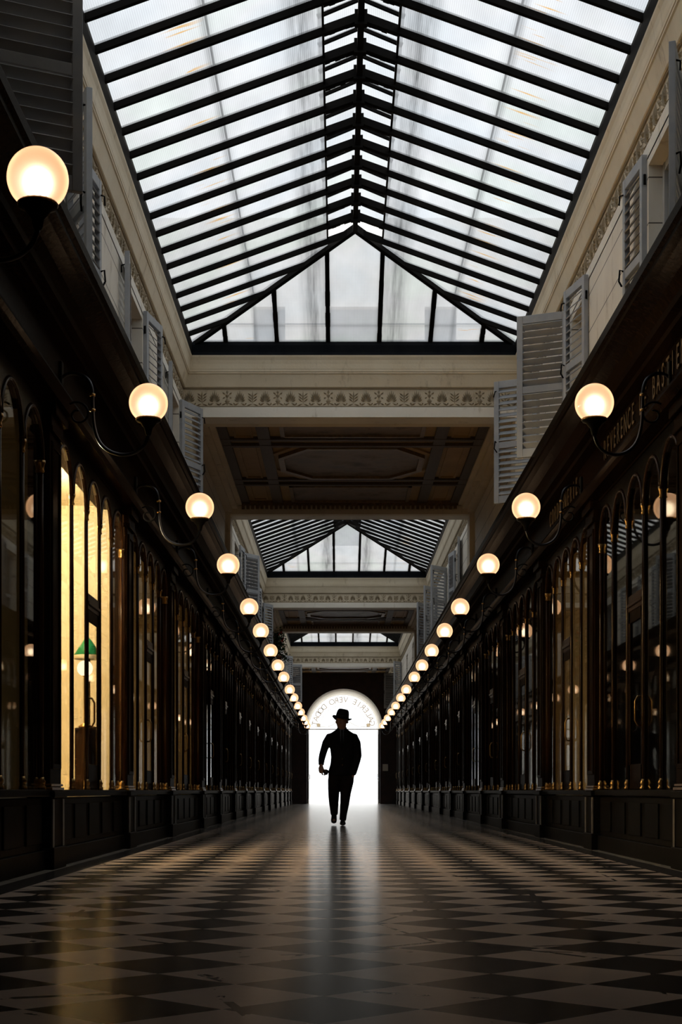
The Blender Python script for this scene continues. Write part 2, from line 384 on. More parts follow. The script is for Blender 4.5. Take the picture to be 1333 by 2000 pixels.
# ------------------------------------------------------------------ skylights
def ring(bm, prof, ya, yb, closed=True):
    """profile (p towards the well, z) swept round the rectangular well"""
    cs = []
    for p, z in prof: cs.append([(C - W + p, ya + p, z), (C + W - p, ya + p, z), (C + W - p, yb - p, z), (C - W + p, yb - p, z)])
    V = [[bm.verts.new(q) for q in c] for c in cs]; n = len(V)
    for i in range(n):
        j = (i + 1) % n
        for k in range(4): bm.faces.new((V[i][k], V[i][(k + 1) % 4], V[j][(k + 1) % 4], V[j][k]))
def palmette(bm, base, ax, up, out, sc, kind):
    """relief motif: 0 palmette, 1 sprig, 2 small vase"""
    base, ax, up, out = Vector(base), Vector(ax), Vector(up), Vector(out)
    def petal(p0, p1, w):
        p0 = Vector(p0); p1 = Vector(p1)
        def P(q, lift): return base + (ax * q[0] + up * q[1]) * sc + out * lift
        d = (p1 - p0); nrm = Vector((-d.y, d.x)).normalized() * w; mid = p0 + d * .62
        a = bm.verts.new(P(p0, 0)); b = bm.verts.new(P(mid + nrm, 0)); c = bm.verts.new(P(p1, 0)); e = bm.verts.new(P(mid - nrm, 0)); t = bm.verts.new(P(mid, .022))
        for f in ((a, b, t), (b, c, t), (c, e, t), (e, a, t)): bm.faces.new(f)
    if kind == 0:
        for k in range(-4, 5):
            an = k * .30; ln = .78 - .05 * abs(k)
            petal((math.sin(an) * .12, .22), (math.sin(an) * ln * .62, .22 + math.cos(an) * ln), .052)
        for q in (-1, 1):
            petal((q * .04, .2), (q * .34, .05), .06); petal((q * .30, .05), (q * .40, .22), .05)
    elif kind == 1:
        petal((0, .1), (0, .95), .06)
        for q in (-1, 1):
            for z in (.35, .52, .70): petal((0, z - .12), (q * .30, z + .12), .05)
            petal((0, .15), (q * .36, .02), .05)
    else:
        petal((0, .02), (0, .5), .16); petal((0, .45), (0, .78), .13); petal((0, .7), (0, 1.0), .08)
        for q in (-1, 1): petal((q * .08, .7), (q * .30, .86), .06); petal((q * .05, .2), (q * .36, .06), .05); petal((q * .12, .55), (q * .28, .48), .05)
def skylight(idx, ya, yb, run, word):
    HE, ZE, ZR = 2.177, 6.53, 7.315
    def zs(o): return ZE + (HE - o) / HE * (ZR - ZE)
    # stucco well: fascia, frieze, cornice, lead gutter
    n = idx * 4
    bm = B(); ring(bm, [(0, 5.56), (0, 5.685), (-.012, 5.695), (-.37, 5.695), (-.37, 5.56)], ya, yb); struct('trim_%d' % (n + 1), bm, M['fascia'], 'plain cream fascia under the frieze below the %s glass roof' % word)
    bm = B(); ring(bm, [(-.03, 5.695), (-.03, 5.955), (-.37, 5.955), (-.37, 5.695)], ya, yb)
    fr = struct('trim_%d' % (n + 2), bm, M['friezebg'], 'cream frieze of palmette reliefs below the %s glass roof' % word)
    bm = B(); k = 0
    cnt = 27; pitch = 2 * (W + .03) / cnt
    for i in range(cnt):
        x = C - W - .03 + pitch * (i + .5); kind = (0, 1, 0, 2)[i % 4]
        palmette(bm, (x, yb + .03, 5.715), (1, 0, 0), (0, 0, 1), (0, -1, 0), .215, kind)
    ny = int((yb - ya) / pitch)
    for s in (-1, 1):
        for i in range(ny):
            y = yb - pitch * (i + .5); kind = (0, 1, 0, 2)[i % 4]
            palmette(bm, (C + s * (W + .03), y, 5.715), (0, 1, 0), (0, 0, 1), (-s, 0, 0), .215, kind)
    for z in (5.702, 5.942): ring(bm, [(-.03, z), (-.015, z), (-.015, z + .012), (-.03, z + .012)], ya, yb)
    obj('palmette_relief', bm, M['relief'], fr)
    bm = B(); ring(bm, [(-.005, 5.955), (.004, 5.963), (.045, 6.12), (.058, 6.128), (.058, 6.145), (.066, 6.152), (.066, 6.17), (.070, 6.19), (.074, 6.25), (.082, 6.30), (.097, 6.34), (.10, 6.36), (-.37, 6.36), (-.37, 5.955)], ya, yb)
    struct('trim_%d' % (n + 3), bm, M['cream'], 'cream coved cornice below the %s glass roof' % word)
    bm = B(); ring(bm, [(.085, 6.36), (.085, 6.40), (.105, 6.49), (.105, 6.53), (.03, 6.545), (-.37, 6.56), (-.37, 6.36)], ya, yb)
    struct('trim_%d' % (n + 4), bm, M['gutter'], 'blue-black lead gutter under the %s glass roof' % word)
    # iron and glass roof
    t = thing('skylight', '%s glazed hip roof of ribbed glass on black iron bars' % {'nearest': 'nearest and largest', 'middle': 'middle', 'farthest': 'farthest, mostly hidden'}[word], 'glass roof', (C, (ya + yb) / 2, ZE))
    P = lambda name, bm, mat, par=t, **k: keep(obj(name, bm, mat, par, **k), t)
    y0r, y1r = ya + run, yb - run
    bm = B(); bar(bm, (C, y0r, ZR - .02), (C, y1r, ZR - .02), .055, .11); P('ridge_beam', bm, M['iron'])
    q = .33; zq = zs(q); fq = q / HE
    for s in (-1, 1):
        bm = B()
        vs = [bm.verts.new(p) for p in ((C + s * HE, ya, ZE), (C + s * HE, yb, ZE), (C + s * q, yb - run * (1 - fq), zq), (C + s * q, ya + run * (1 - fq), zq))]
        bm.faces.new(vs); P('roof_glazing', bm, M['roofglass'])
        # raised ridge-vent glass
        bm = B()
        vs = [bm.verts.new(p) for p in ((C + s * (q + .05), y0r - .2, zq + .11), (C + s * (q + .05), y1r + .1, zq + .11), (C, y1r + .1, ZR + .15), (C, y0r - .2, ZR + .15))]
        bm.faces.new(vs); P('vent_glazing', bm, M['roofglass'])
        bm = B(); bar(bm, (C + s * q, y0r, zq - .01), (C + s * q, y1r, zq - .01), .02, .03); P('glazing_stop', bm, M['iron'])
        bm = B(); bar(bm, (C + s * 1.28, ya + run * .3, zs(1.28) + .03), (C + s * 1.28, yb - run * .45, zs(1.28) + .03), .016, .016); P('lap_bar', bm, M['gutter'])
    for ye, sg in ((yb, -1), (ya, 1)):
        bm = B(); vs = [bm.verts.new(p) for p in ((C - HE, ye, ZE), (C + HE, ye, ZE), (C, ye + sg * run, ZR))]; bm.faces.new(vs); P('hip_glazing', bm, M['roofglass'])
        for s in (-1, 1):
            bm = B(); bar(bm, (C + s * HE, ye, ZE - .02), (C, ye + sg * run, ZR - .02), .06, .085); P('hip_rafter', bm, M['iron'])
        for o in (-1.70, -1.02, -.34, .34, 1.02, 1.70):
            tt = (1 - abs(o) / HE)
            bm = B(); a = Vector((C + o, ye + sg * .01, ZE)); b = Vector((C + o, ye + sg * run * tt, ZE + (ZR - ZE) * tt - .02))
            n2 = 9; pts = [a.lerp(b, i / n2) for i in range(n2 + 1)]
            for i in range(n2): bar(bm, pts[i], pts[i + 1] + (pts[i + 1] - pts[i]) * .08, .058 + random.uniform(-.006, .006), .07)
            P('hip_glazing_bar', bm, M['iron'])
        bm = B()
        bar(bm, (C - HE, ye + sg * .03, ZE + .02), (C + HE, ye + sg * .03, ZE + .02), .05, .05)
        P('hip_sill', bm, M['iron'])
        bm = B(); tz = .17
        bar(bm, (C - HE * (1 - tz), ye + sg * run * tz, ZE + (ZR - ZE) * tz + .03), (C + HE * (1 - tz), ye + sg * run * tz, ZE + (ZR - ZE) * tz + .03), .012, .012)
        P('lap_bar', bm, M['gutter'])
    ys = []; y = yb - .02
    while y > ya: ys.append(y); y -= .51
    for y in ys:
        d = min(yb - y, y - ya)
        oi = 0.0 if d >= run else HE * (1 - d / run)
        if oi > HE - .05: continue
        for s in (-1, 1):
            bm = B()
            bar(bm, (C + s * HE, y, ZE - .02), (C + s * oi, y, zs(oi) - .02), .046, .07)
            if oi == 0:       # ragged old putty along the part under the vent
                for i in range(7):
                    o1 = q * (1 - i / 7); o2 = q * (1 - (i + 1) / 7)
                    bar(bm, (C + s * o1, y + .028, zs(o1) - .03), (C + s * o2, y + .028, zs(o2) - .03), .03 + random.uniform(0, .03), .05 + random.uniform(0, .02))
            r = P('rafter', bm, M['iron'])
            if oi == 0:
                bm = B(); bar(bm, (C + s * (q + .05), y, zq + .10), (C, y, ZR + .14), .03, .035); P('vent_bar', bm, M['iron'], r)
    for y in ys:
        if min(yb - y, y - ya) >= run:
            bm = B(); box(bm, C - .055, C + .055, y - .035, y + .035, ZR - .10, ZR + .03); P('ridge_clamp', bm, M['iron'])
for i, (ya, yb, run) in enumerate(SKY): skylight(i, ya, yb, run, ('nearest', 'middle', 'farthest')[i])

# ceilings between the glass roofs
for i, (ya, yb) in enumerate(SLABS):
    bm = B(); box(bm, C - 2.62, C + 2.62, ya + .37 if ya > 0 else ya, yb - .37 if yb < YEND else yb, 5.80, 6.5)
    c = struct('ceiling_%d' % (i + 1), bm, M['ceil'], 'coffered ochre ceiling, %s from the camera' % ORD[i])
    bm = B()
    if ya > 0: box(bm, C - W - .3, C + W + .3, ya + .37, ya + .55, ZF, 5.80)
    if yb < YEND: box(bm, C - W - .3, C + W + .3, yb - .55, yb - .37, ZF, 5.80)
    for s in (-1, 1):
        for h0, h1, z in ((2.12, 2.3, 5.60), (2.03, 2.12, 5.66), (1.95, 2.03, 5.72)): sbox(bm, s, h0, h1, ya + .37, yb - .37, z, 5.80)
        for yy in ((ya, ya + .55) if ya > 0 else None, (yb - .55, yb) if yb < YEND else None):
            if yy: sbox(bm, s, 2.16, W + .02, yy[0], yy[1], ZC, ZF)
    obj('beam_casing', bm, M['cream'], c)
    if i == 0: continue
    bm = B(); bd = B(); bg = B()
    mid = (ya + yb) / 2; half = (yb - ya) / 2 - .55
    for s in (-1, 1):
        for o, w in ((1.30, .09), (1.88, .07)): sbox(bd, s, o - w, o + w, ya + .55, yb - .55, 5.755, 5.80)
        for y0, y1 in ((mid - half + .25, mid - half * .52), (mid - half * .36, mid + half * .36), (mid + half * .52, mid + half - .2)):
            for o0, o1, z in ((1.46, 1.74, 5.785),):
                for a, b, c0, d in ((o0, o0 + .035, y0, y1), (o1 - .035, o1, y0, y1), (o0, o1, y0, y0 + .05), (o0, o1, y1 - .05, y1)): sbox(bm, s, a, b, c0, d, 5.775, 5.80)
    for y in (mid - half * .44, mid + half * .44):
        for dy in (-.2, .2): box(bd, C - 1.95, C + 1.95, y + dy - .06, y + dy + .06, 5.75, 5.80)
    def frame(bmx, x0, x1, y0, y1, w, z):
        for a in ((x0, x1, y0, y0 + w), (x0, x1, y1 - w, y1), (x0, x0 + w, y0, y1), (x1 - w, x1, y0, y1)): box(bmx, *a, z, 5.80)
    for y0, y1 in ((mid - half + .2, mid - half * .55), (mid + half * .55, mid + half - .1)):
        frame(bg, C - 1.05, C + 1.05, y0, y1, .06, 5.75)
    def octo(rx, ry, z): return [(C + x * rx, mid + y * ry, z) for x, y in ((-1, -.42), (-.6, -1), (.6, -1), (1, -.42), (1, .42), (.6, 1), (-.6, 1), (-1, .42))]
    for (r1, r2, z, tgt) in ((1.14, 1.05, 5.74, bg), (1.30, 1.2, 5.77, bm)):
        ry = half * .30 * r1
        o1 = [tgt.verts.new(p) for p in octo(r1, ry, z)]; o2 = [tgt.verts.new(p) for p in octo(r2, ry - .09, z)]
        o3 = [tgt.verts.new(p) for p in octo(r1, ry, 5.80)]; o4 = [tgt.verts.new(p) for p in octo(r2, ry - .09, 5.80)]
        for k in range(8):
            j = (k + 1) % 8
            tgt.faces.new((o1[k], o1[j], o2[j], o2[k])); tgt.faces.new((o1[k], o1[j], o3[j], o3[k])); tgt.faces.new((o2[k], o2[j], o4[j], o4[k]))
    bp = B(); bp.faces.new([bp.verts.new(p) for p in octo(1.06, half * .30 * 1.06, 5.782)])
    bp.faces.ensure_lookup_table()
    r = bmesh.ops.extrude_face_region(bp, geom=bp.faces[:])
    for v in [g for g in r['geom'] if isinstance(g, bmesh.types.BMVert)]: v.co.z = 5.80
    for y0, y1 in ((mid - half + .26, mid - half * .55 - .06), (mid + half * .55 + .06, mid + half - .16)): box(bp, C - .99, C + .99, y0, y1, 5.785, 5.80)
    obj('coffer_moulding', bm, M['ceil'], c); obj('ceiling_rib', bd, M['ceildark'], c); obj('gilt_frame', bg, M['ceilmould'], c); obj('painted_panel', bp, M['picture'], c)
    bt = B()
    if yb < YEND:
        x = C - 1.95
        while x < C + 1.95:
            box(bt, x, x + .05, yb - .62, yb - .55, 5.65, 5.72); x += .085
        box(bt, C - 2, C + 2, yb - .60, yb - .55, 5.72, 5.80)
        obj('dentil_band', bt, M['ceilmould'], c)

# buildings seen dimly through the hip glass
for k, (yw, cx, dz) in enumerate(((24.2, .24, 0), (45.6, .2, .3), (66, .2, .3))):
    bm = B(); z0, z1 = 6.6, 9.6
    wins = [(cx - 1.35, .5), (cx, .85), (cx + 1.35, .5)]
    x = C - 5
    za, zb = 7.55 + dz, 8.2 + dz * 2.5
    for wx, ww in wins:
        box(bm, x, wx - ww / 2, yw, yw + .4, z0, z1); box(bm, wx - ww / 2, wx + ww / 2, yw, yw + .4, z0, za); box(bm, wx - ww / 2, wx + ww / 2, yw, yw + .4, zb, z1); x = wx + ww / 2
    box(bm, x, C + 5, yw, yw + .4, z0, z1)
    f = struct('wall_house_%d' % (k + 1), bm, M['facade'], 'pale house wall seen dimly through the roof glass')
    bm = B()
    for wx, ww in wins: box(bm, wx - ww / 2, wx + ww / 2, yw + .15, yw + .2, za, zb)
    obj('house_window', bm, M['facadewin'], f)

# ------------------------------------------------------------------ shopfronts and pilasters
def pilaster(s, y, i):
    t = thing('pilaster', 'dark panelled wooden pilaster of the %s shops, %s from the camera' % (SIDE[s], ORD[i]), 'pilaster', (C + s * 2.3, y, 0))
    P = lambda n, bm, m, **k: keep(obj(n, bm, m, t, **k), t)
    bm = B(); sbox(bm, s, 2.25, 2.45, y - .25, y + .25, 0, .16); sbox(bm, s, 2.27, 2.45, y - .235, y + .235, .16, .52); sbox(bm, s, 2.245, 2.45, y - .25, y + .25, .52, .57)
    P('pedestal', bm, M['marble'], bevel=.008)
    for q in (-1, 1):
        bm = B(); sbox(bm, s, 2.262, 2.275, y + q * .20 - .03, y + q * .20 + .03, .16, .51)
        P('pedestal_edge', bm, M['marble_worn'])
    bm = B(); sbox(bm, s, 2.285, 2.45, y - .22, y + .22, .57, 3.38)
    for q in (-1, 1): sbox(bm, s, 2.273, 2.29, y + q * .15 - .02, y + q * .15 + .02, .75, 3.1)
    for z in (.75, 3.1): sbox(bm, s, 2.273, 2.29, y - .17, y + .17, z - .02, z + .02)
    P('shaft', bm, M['wood'], bevel=.006)
    bm = B(); sbox(bm, s, 2.26, 2.45, y - .235, y + .235, 3.18, 3.22); sbox(bm, s, 2.27, 2.45, y - .23, y + .23, 3.22, 3.30); sbox(bm, s, 2.235, 2.45, y - .25, y + .25, 3.30, 3.38)
    P('capital', bm, M['wood'], bevel=.006)
    bm = B(); sbox(bm, s, 2.265, 2.4, y - .24, y + .24, .575, .597); sbox(bm, s, 2.272, 2.4, y - .233, y + .233, .605, .622)
    P('base_moulding', bm, M['brass'], bevel=.004)
def shopfront(s, ya, yb, i, lit):
    a, b = ya + .25, yb - .25; Ln = b - a; nA = 5 if Ln > 3.1 else 4
    desc = {0: 'dark wooden arched shopfront', 1: 'dimly lit amber arched shopfront', 2: 'brightly lit arched shopfront with cream interior'}[lit]
    t = thing('shopfront', '%s, %s bay from the camera on the %s' % (desc, ORD[i], SIDE[s]), 'shopfront', (C + s * 2.35, (a + b) / 2, 0))
    P = lambda n, bm, m, par=t, **k: keep(obj(n, bm, m, par, **k), t)
    bm = B(); sbox(bm, s, 2.31, 2.42, a, b, 0, .14); sbox(bm, s, 2.335, 2.42, a, b, .14, .52); sbox(bm, s, 2.28, 2.42, a, b, .53, .58)
    for k in range(nA):
        c0 = a + Ln * (k + .5) / nA; w = Ln / nA / 2 - .09
        sbox(bm, s, 2.322, 2.337, c0 - w, c0 + w, .19, .47)
    P('stall_riser', bm, M['marble'], bevel=.006)
    pw = Ln / nA; R = pw / 2 - .045; SPR = 3.27 - R - .03; door = nA // 2
    fm = B(); mo = B()
    H0, H1 = 2.33, 2.344
    def V(y, z, h): return fm.verts.new((C + s * h, y, z))
    for k in range(nA):
        c0 = a + pw * (k + .5); seg = 10
        inn = [(c0 - R, .58)] + [(c0 - R * math.cos(PI * j / seg), SPR + R * math.sin(PI * j / seg)) for j in range(seg + 1)] + [(c0 + R, .58)]
        out = []
        for j, (y, z) in enumerate(inn):
            if j == 0: out.append((c0 - pw / 2, .58))
            elif j == len(inn) - 1: out.append((c0 + pw / 2, .58))
            else:
                an = PI * (j - 1) / seg; cx, sz = -math.cos(an), math.sin(an)
                tt = min((pw / 2) / abs(cx) if abs(cx) > 1e-6 else 1e9, (3.38 - SPR) / sz if sz > 1e-6 else 1e9)
                out.append((c0 + cx * tt, SPR + sz * tt))
        # include the upper corners
        io = []
        fi = [V(y, z, H0) for y, z in inn]; fo = [V(y, z, H0) for y, z in out]; ri = [V(y, z, H1) for y, z in inn]
        for j in range(len(inn) - 1):
            fm.faces.new((fi[j], fi[j + 1], fo[j + 1], fo[j])); fm.faces.new((fi[j], fi[j + 1], ri[j + 1], ri[j]))
            y1, y2 = out[j], out[j + 1]
            if abs(y1[1] - 3.38) > 1e-4 and abs(y2[1] - 3.38) < 1e-4 and y1[1] > 1: fm.faces.new((fo[j], fo[j + 1], V(y1[0], 3.38, H0)))
            if abs(y1[1] - 3.38) < 1e-4 and abs(y2[1] - 3.38) > 1e-4 and y2[1] > 1: fm.faces.new((fo[j], fo[j + 1], V(y2[0], 3.38, H0)))
        # arch moulding
        pts = [(C + s * 2.330, c0 - (R + .02) * math.cos(PI * j / 14), SPR + (R + .02) * math.sin(PI * j / 14)) for j in range(15)]
        tube(mo, pts, .018, 8)
    sbox(fm, s, 2.315, 2.344, a, b, 3.36, 3.379)
    P('arcade_frame', fm, M['wood'])
    P('arch_moulding', mo, M['wood_red'], smooth=True)
    for k in range(nA + 1):
        y = a + pw * k + (.04 if k == 0 else -.04 if k == nA else 0)
        bm = B(); lathe(bm, [(.015, .66), (.017, 1.2), (.016, 2.2), (.014, SPR - .06)], (C + s * 2.334, y, 0), 10)
        col = P('colonnette', bm, M['wood_red'], smooth=True)
        bm = B(); lathe(bm, [(.030, .58), (.030, .60), (.020, .61), (.024, .625), (.027, .64), (.018, .655), (.016, .67)], (C + s * 2.330, y, 0), 10)
        P('column_base', bm, M['brass'], col, smooth=True)
        bm = B(); lathe(bm, [(.015, SPR - .07), (.022, SPR - .06), (.016, SPR - .045), (.019, SPR - .02), (.027, SPR), (.027, SPR + .02)], (C + s * 2.332, y, 0), 10)
        P('column_capital', bm, M['brass'], col, smooth=True)
    bm = B(); sbox(bm, s, 2.345, 2.349, a, b, .58, 3.38); P('shop_window_pane', bm, M['pane'])
    # transom bars: at the door and beside it
    bm = B(); c0 = a + pw * (door + .5)
    sbox(bm, s, 2.33, 2.344, c0 - R, c0 + R, 2.12, 2.26); sbox(bm, s, 2.318, 2.344, c0 - R, c0 + R, 2.16, 2.19)
    P('transom', bm, M['wood_red'], bevel=.006)
    bm = B()
    for q in (-1, 1): sbox(bm, s, 2.332, 2.344, c0 + q * (R - .04) - .035, c0 + q * (R - .04) + .035, .585, 2.12)
    sbox(bm, s, 2.332, 2.344, c0 - R, c0 + R, .585, .80); sbox(bm, s, 2.332, 2.344, c0 - R, c0 + R, 2.02, 2.12)
    d = P('door', bm, M['wood'], bevel=.006)
    bm = B(); hx = C + s * 2.30; hy = c0 - (R - .04)
    tube(bm, [(C + s * 2.335, hy, 1.12), (hx, hy, 1.12), (hx - s * .02, hy, 1.16), (hx - s * .02, hy, 1.32), (hx, hy, 1.36), (C + s * 2.335, hy, 1.36)], .009, 8)
    P('door_handle', bm, M['brass'], d, smooth=True)
    # room behind
    bm = B()
    sbox(bm, s, 2.46, 5.2, yb - .06, yb, 0, 3.9); sbox(bm, s, 2.46, 5.2, ya, ya + .06, 0, 3.9); sbox(bm, s, 4.6, 4.7, ya, yb, 0, 3.9); sbox(bm, s, 2.46, 5.2, ya, yb, 3.42, 3.5); sbox(bm, s, 2.46, 5.2, ya, yb, 0, .56)
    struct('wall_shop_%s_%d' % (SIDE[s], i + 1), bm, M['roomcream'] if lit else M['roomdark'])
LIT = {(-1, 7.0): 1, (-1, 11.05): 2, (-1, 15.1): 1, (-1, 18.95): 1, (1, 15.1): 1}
for s in (-1, 1):
    pl = PIL if s < 0 else PIL[1:]
    pq = [p + (.30 if s < 0 else 0) for p in pl]        # the left bays sit a little farther down than the right ones
    for i, y in enumerate(pq): pilaster(s, y, i)
    ends = pq + [YEND + .2]
    for i in range(len(pq)): shopfront(s, ends[i], ends[i + 1], i, LIT.get((s, pl[i]), 0))
    bm = B(); sbox(bm, s, 2.30, 2.45, -2, pq[0] - .30, 0, 3.37); sbox(bm, s, 2.26, 2.45, -2, pq[0] - .30, 0, .57)
    struct('wall_%s_near' % SIDE[s], bm, M['wood'])

# ------------------------------------------------------------------ globe lamps on swan-neck brackets
def lamp_proto(LX):
    t = thing('globe_lamp', 'x', 'lamp')
    # local frame: origin at globe centre, +x towards the wall
    bm = B(); r = .14
    prof = [(r * math.sin(a), r * math.cos(a)) for a in [PI * k / 24 for k in range(1, 20)]]
    lathe(bm, [(.001, r)] + prof, (0, 0, 0), 32, False)
    g = obj('globe', bm, M['globe'], t, smooth=True)
    bm = B(); bmesh.ops.create_uvsphere(bm, u_segments=16, v_segments=10, radius=.05); 
    for v in bm.verts: v.co.z = v.co.z * 1.05 - .015
    obj('bulb', bm, M['bulb'], g, smooth=True)
    bm = B(); lathe(bm, [(.088, -.108), (.092, -.118), (.086, -.132), (.060, -.142), (.045, -.165), (.03, -.18), (.022, -.22), (.013, -.235)], (0, 0, 0), 20)
    h = obj('lamp_holder', bm, M['iron'], t, smooth=True)
    bm = B(); lathe(bm, [(.089, -.110), (.0935, -.114), (.0935, -.119), (.089, -.123)], (0, 0, 0), 24); obj('collar_ring', bm, M['brass'], h, smooth=True)
    ctl = [(0, -.23), (.03, -.30), (.10, -.355), (.20, -.37), (.30, -.34), (.37, -.27), (.405, -.16), (.415, -.02), (.42, .09), (.45, .17), (.52, .21), (.60, .21), (.66, .17)]
    pts = []
    for i in range(len(ctl) - 1):
        p0 = Vector(ctl[max(i - 1, 0)]); p1 = Vector(ctl[i]); p2 = Vector(ctl[i + 1]); p3 = Vector(ctl[min(i + 2, len(ctl) - 1)])
        for k in range(4):
            u = k / 4; q = .5 * ((2 * p1) + (p2 - p0) * u + (2 * p0 - 5 * p1 + 4 * p2 - p3) * u * u + (3 * p1 - p0 - 3 * p2 + p3) * u ** 3)
            pts.append((q.x * LX / .66, 0, q.y))
    pts.append((LX, 0, .17))
    bm = B(); tube(bm, pts, .013, 8)
    arm = obj('swan_neck_arm', bm, M['steel'], t, smooth=True)
    for z in (.06, -.05):
        bm = B(); lathe(bm, [(.013, -.012), (.022, -.008), (.024, 0), (.022, .008), (.013, .012)], (.418 * LX / .66, 0, z), 12)
        obj('arm_knop', bm, M['brass'], arm, smooth=True)
    bm = B()
    pts = [(LX - .13 + (.095 - .0037 * k) * math.cos(.9 + k * .38), 0, -.08 + (.095 - .0037 * k) * math.sin(.9 + k * .38)) for k in range(20)]
    tube(bm, pts, .008, 6); obj('scroll', bm, M['iron'], t, smooth=True)
    bm = B(); box(bm, LX - .022, LX, -.035, .035, .125, .30); obj('wall_plate', bm, M['iron'], t, bevel=.01)
    return t
for s in (-1, 1):
    gx = .228 + s * 1.605
    proto = lamp_proto(abs(C + s * 2.20 - gx)); first = True
    for i, y in enumerate(PIL if s < 0 else PIL[1:]):
        o = proto if first else dup_tree(proto, (0, 0, 0), 0)
        first = False
        o.location = (gx, y, 3.36); o.rotation_euler = (0, 0, 0 if s > 0 else PI)
        o['group'] = 'lit globe lamps of the %s shops' % SIDE[s]
        o['label'] = 'lit opal globe lamp on swan-neck bracket, %s from the camera on %s shops' % (ORD[i], SIDE[s])

# ------------------------------------------------------------------ louvred shutters
def shutter_proto(flip):
    t = thing('louvred_shutter', 'x', 'shutter')
    w, h, d = .56, 1.50, .046
    bm = B()
    for x in (0, w - .065): box(bm, x, x + .065, -d / 2, d / 2, 0, h)
    for z0, z1 in ((0, .09), (h * .45, h * .45 + .075), (h - .085, h)): box(bm, .065, w - .065, -d / 2 + .002, d / 2 - .002, z0, z1)
    obj('shutter_frame', bm, M['shutter'], t, bevel=.004)
    bm = B()
    for z0, z1 in ((.09, h * .45), (h * .45 + .075, h - .085)):
        n = int((z1 - z0) / .072)
        for k in range(n):
            z = z0 + (z1 - z0) * (k + .5) / n
            u = Vector((0, flip * .60, .80)) 
            bar(bm, (.06, 0, z), (w - .06, 0, z), .068, .009, Vector((0, flip * -.70, .714)))
    obj('louvre_slats', bm, M['shutter'], t)
    for pts, r in (([(w - .03, -flip * d / 2, h * .5), (w - .03, -flip * (d / 2 + .03), h * .5 + .01), (w - .02, -flip * (d / 2 + .035), h * .5 - .08), (w - .05, -flip * (d / 2 + .02), h * .5 - .13)], .008),
                   ([(w - .03, -flip * d / 2, h - .12), (w - .03, -flip * (d / 2 + .03), h - .13), (w - .01, -flip * (d / 2 + .03), h - .2)], .007)):
        bm = B(); tube(bm, pts, r, 6); obj('shutter_latch', bm, M['iron'], t, smooth=True)
    for z in (.2, h - .2):
        bm = B(); tube(bm, [(-.004, 0, z - .04), (-.004, 0, z + .04)], .011, 8); obj('hinge', bm, M['iron'], t)
    return t
SP = {1: shutter_proto(1), -1: shutter_proto(-1)}
used = set()
def shutter(s, hy, vec, flip, label, hx=None, z=4.11):
    """hinge on the wall at depth hy; vec = (inward distance, along y)"""
    X = C + s * (hx if hx else W - .03)
    p = SP[flip]
    o = p if flip not in used else dup_tree(p, (0, 0, 0), 0); used.add(flip)
    dx, dy = -s * vec[0], vec[1]
    o.location = (X, hy, z); o.rotation_euler = (0, 0, math.atan2(dy, dx))
    o['label'] = label; o['group'] = 'grey louvred shutters of the upper windows'
G = 'grey louvred shutter '
shutter(-1, 8.86, (.51, .24), -1, G + 'in deep shade standing open above the nearest left globe lamp')
shutter(-1, 11.5, (.24, -.50), 1, G + 'seen edge-on beside the nearest big dark shutter, top left')
shutter(-1, 12.16, (.05, .55), 1, G + 'folded back on the left wall, just past the edge-on one', W - .02)
shutter(-1, 14.88, (.06, -.55), 1, G + 'folded toward the camera beside the second left window recess', W - .02)
shutter(-1, 16.12, (.10, .54), 1, G + 'folded away from the camera beside the second left window recess', W - .02)
shutter(-1, 18.55, (.06, -.55), 1, G + 'half hidden behind the second left globe lamp', W - .02)
shutter(-1, 19.76, (.22, .51), 1, G + 'ajar on the left at the first frieze beam', W - .02)
shutter(1, 10.85, (.17, -.53), -1, G + 'cut by the right edge of the picture')
shutter(1, 12.16, (.05, .55), -1, G + 'folded flat beyond the deep window recess at upper right', W - .02)
shutter(1, 14.98, (.12, .54), -1, G + 'narrow-looking one on the right, behind the large open shutter')
shutter(1, 16.12, (.51, .22), 1, 'large ' + G + 'standing open with iron latch, above the right globe')
shutter(1, 18.68, (.49, .26), -1, G + 'standing open behind the large one on the right, slats facing the camera')
shutter(-1, 31.45, (.05, .55), 1, G + 'folded on the left wall under the middle glass roof, nearest one', W - .02)
shutter(-1, 32.45, (.30, .47), -1, G + 'dark one standing open on the left under the middle roof')
shutter(-1, 34.05, (.06, .55), 1, G + 'pale one folded back just behind the dark open one at left', W - .02)
shutter(-1, 36.55, (.08, -.55), 1, G + 'folded on the left wall just right of the fifth left globe', W - .02)
shutter(-1, 37.75, (.08, .55), 1, G + 'second last on the left under the middle roof', W - .02)
shutter(-1, 41.1, (.22, .51), 1, G + 'last on the left before the second frieze beam', W - .02)
shutter(1, 30.95, (.06, -.55), 1, G + 'nearest under the middle glass roof on the right wall', W - .02)
shutter(1, 32.15, (.08, .55), 1, G + 'folded flat on the right wall under the middle roof', W - .02)
shutter(1, 34.65, (.36, -.42), -1, G + 'tallest of the three open ones under the middle roof at right')
shutter(1, 38.1, (.33, -.45), -1, G + 'middle one of the three open ones under the middle roof at right')
shutter(1, 41.45, (.33, -.45), -1, G + 'last of the three open ones under the middle roof at right')
shutter(-1, 57.0, (.26, .49), 1, G + 'dark one far away on the left, beyond the plant')
shutter(-1, 61.0, (.52, .18), -1, G + 'far away facing the camera left of the entrance arch')
shutter(1, 60.05, (.30, -.47), -1, G + 'far away on the right at the third frieze beam')
shutter(1, 65.5, (.50, .25), -1, G + 'dark one beside the top of the entrance arch at right')

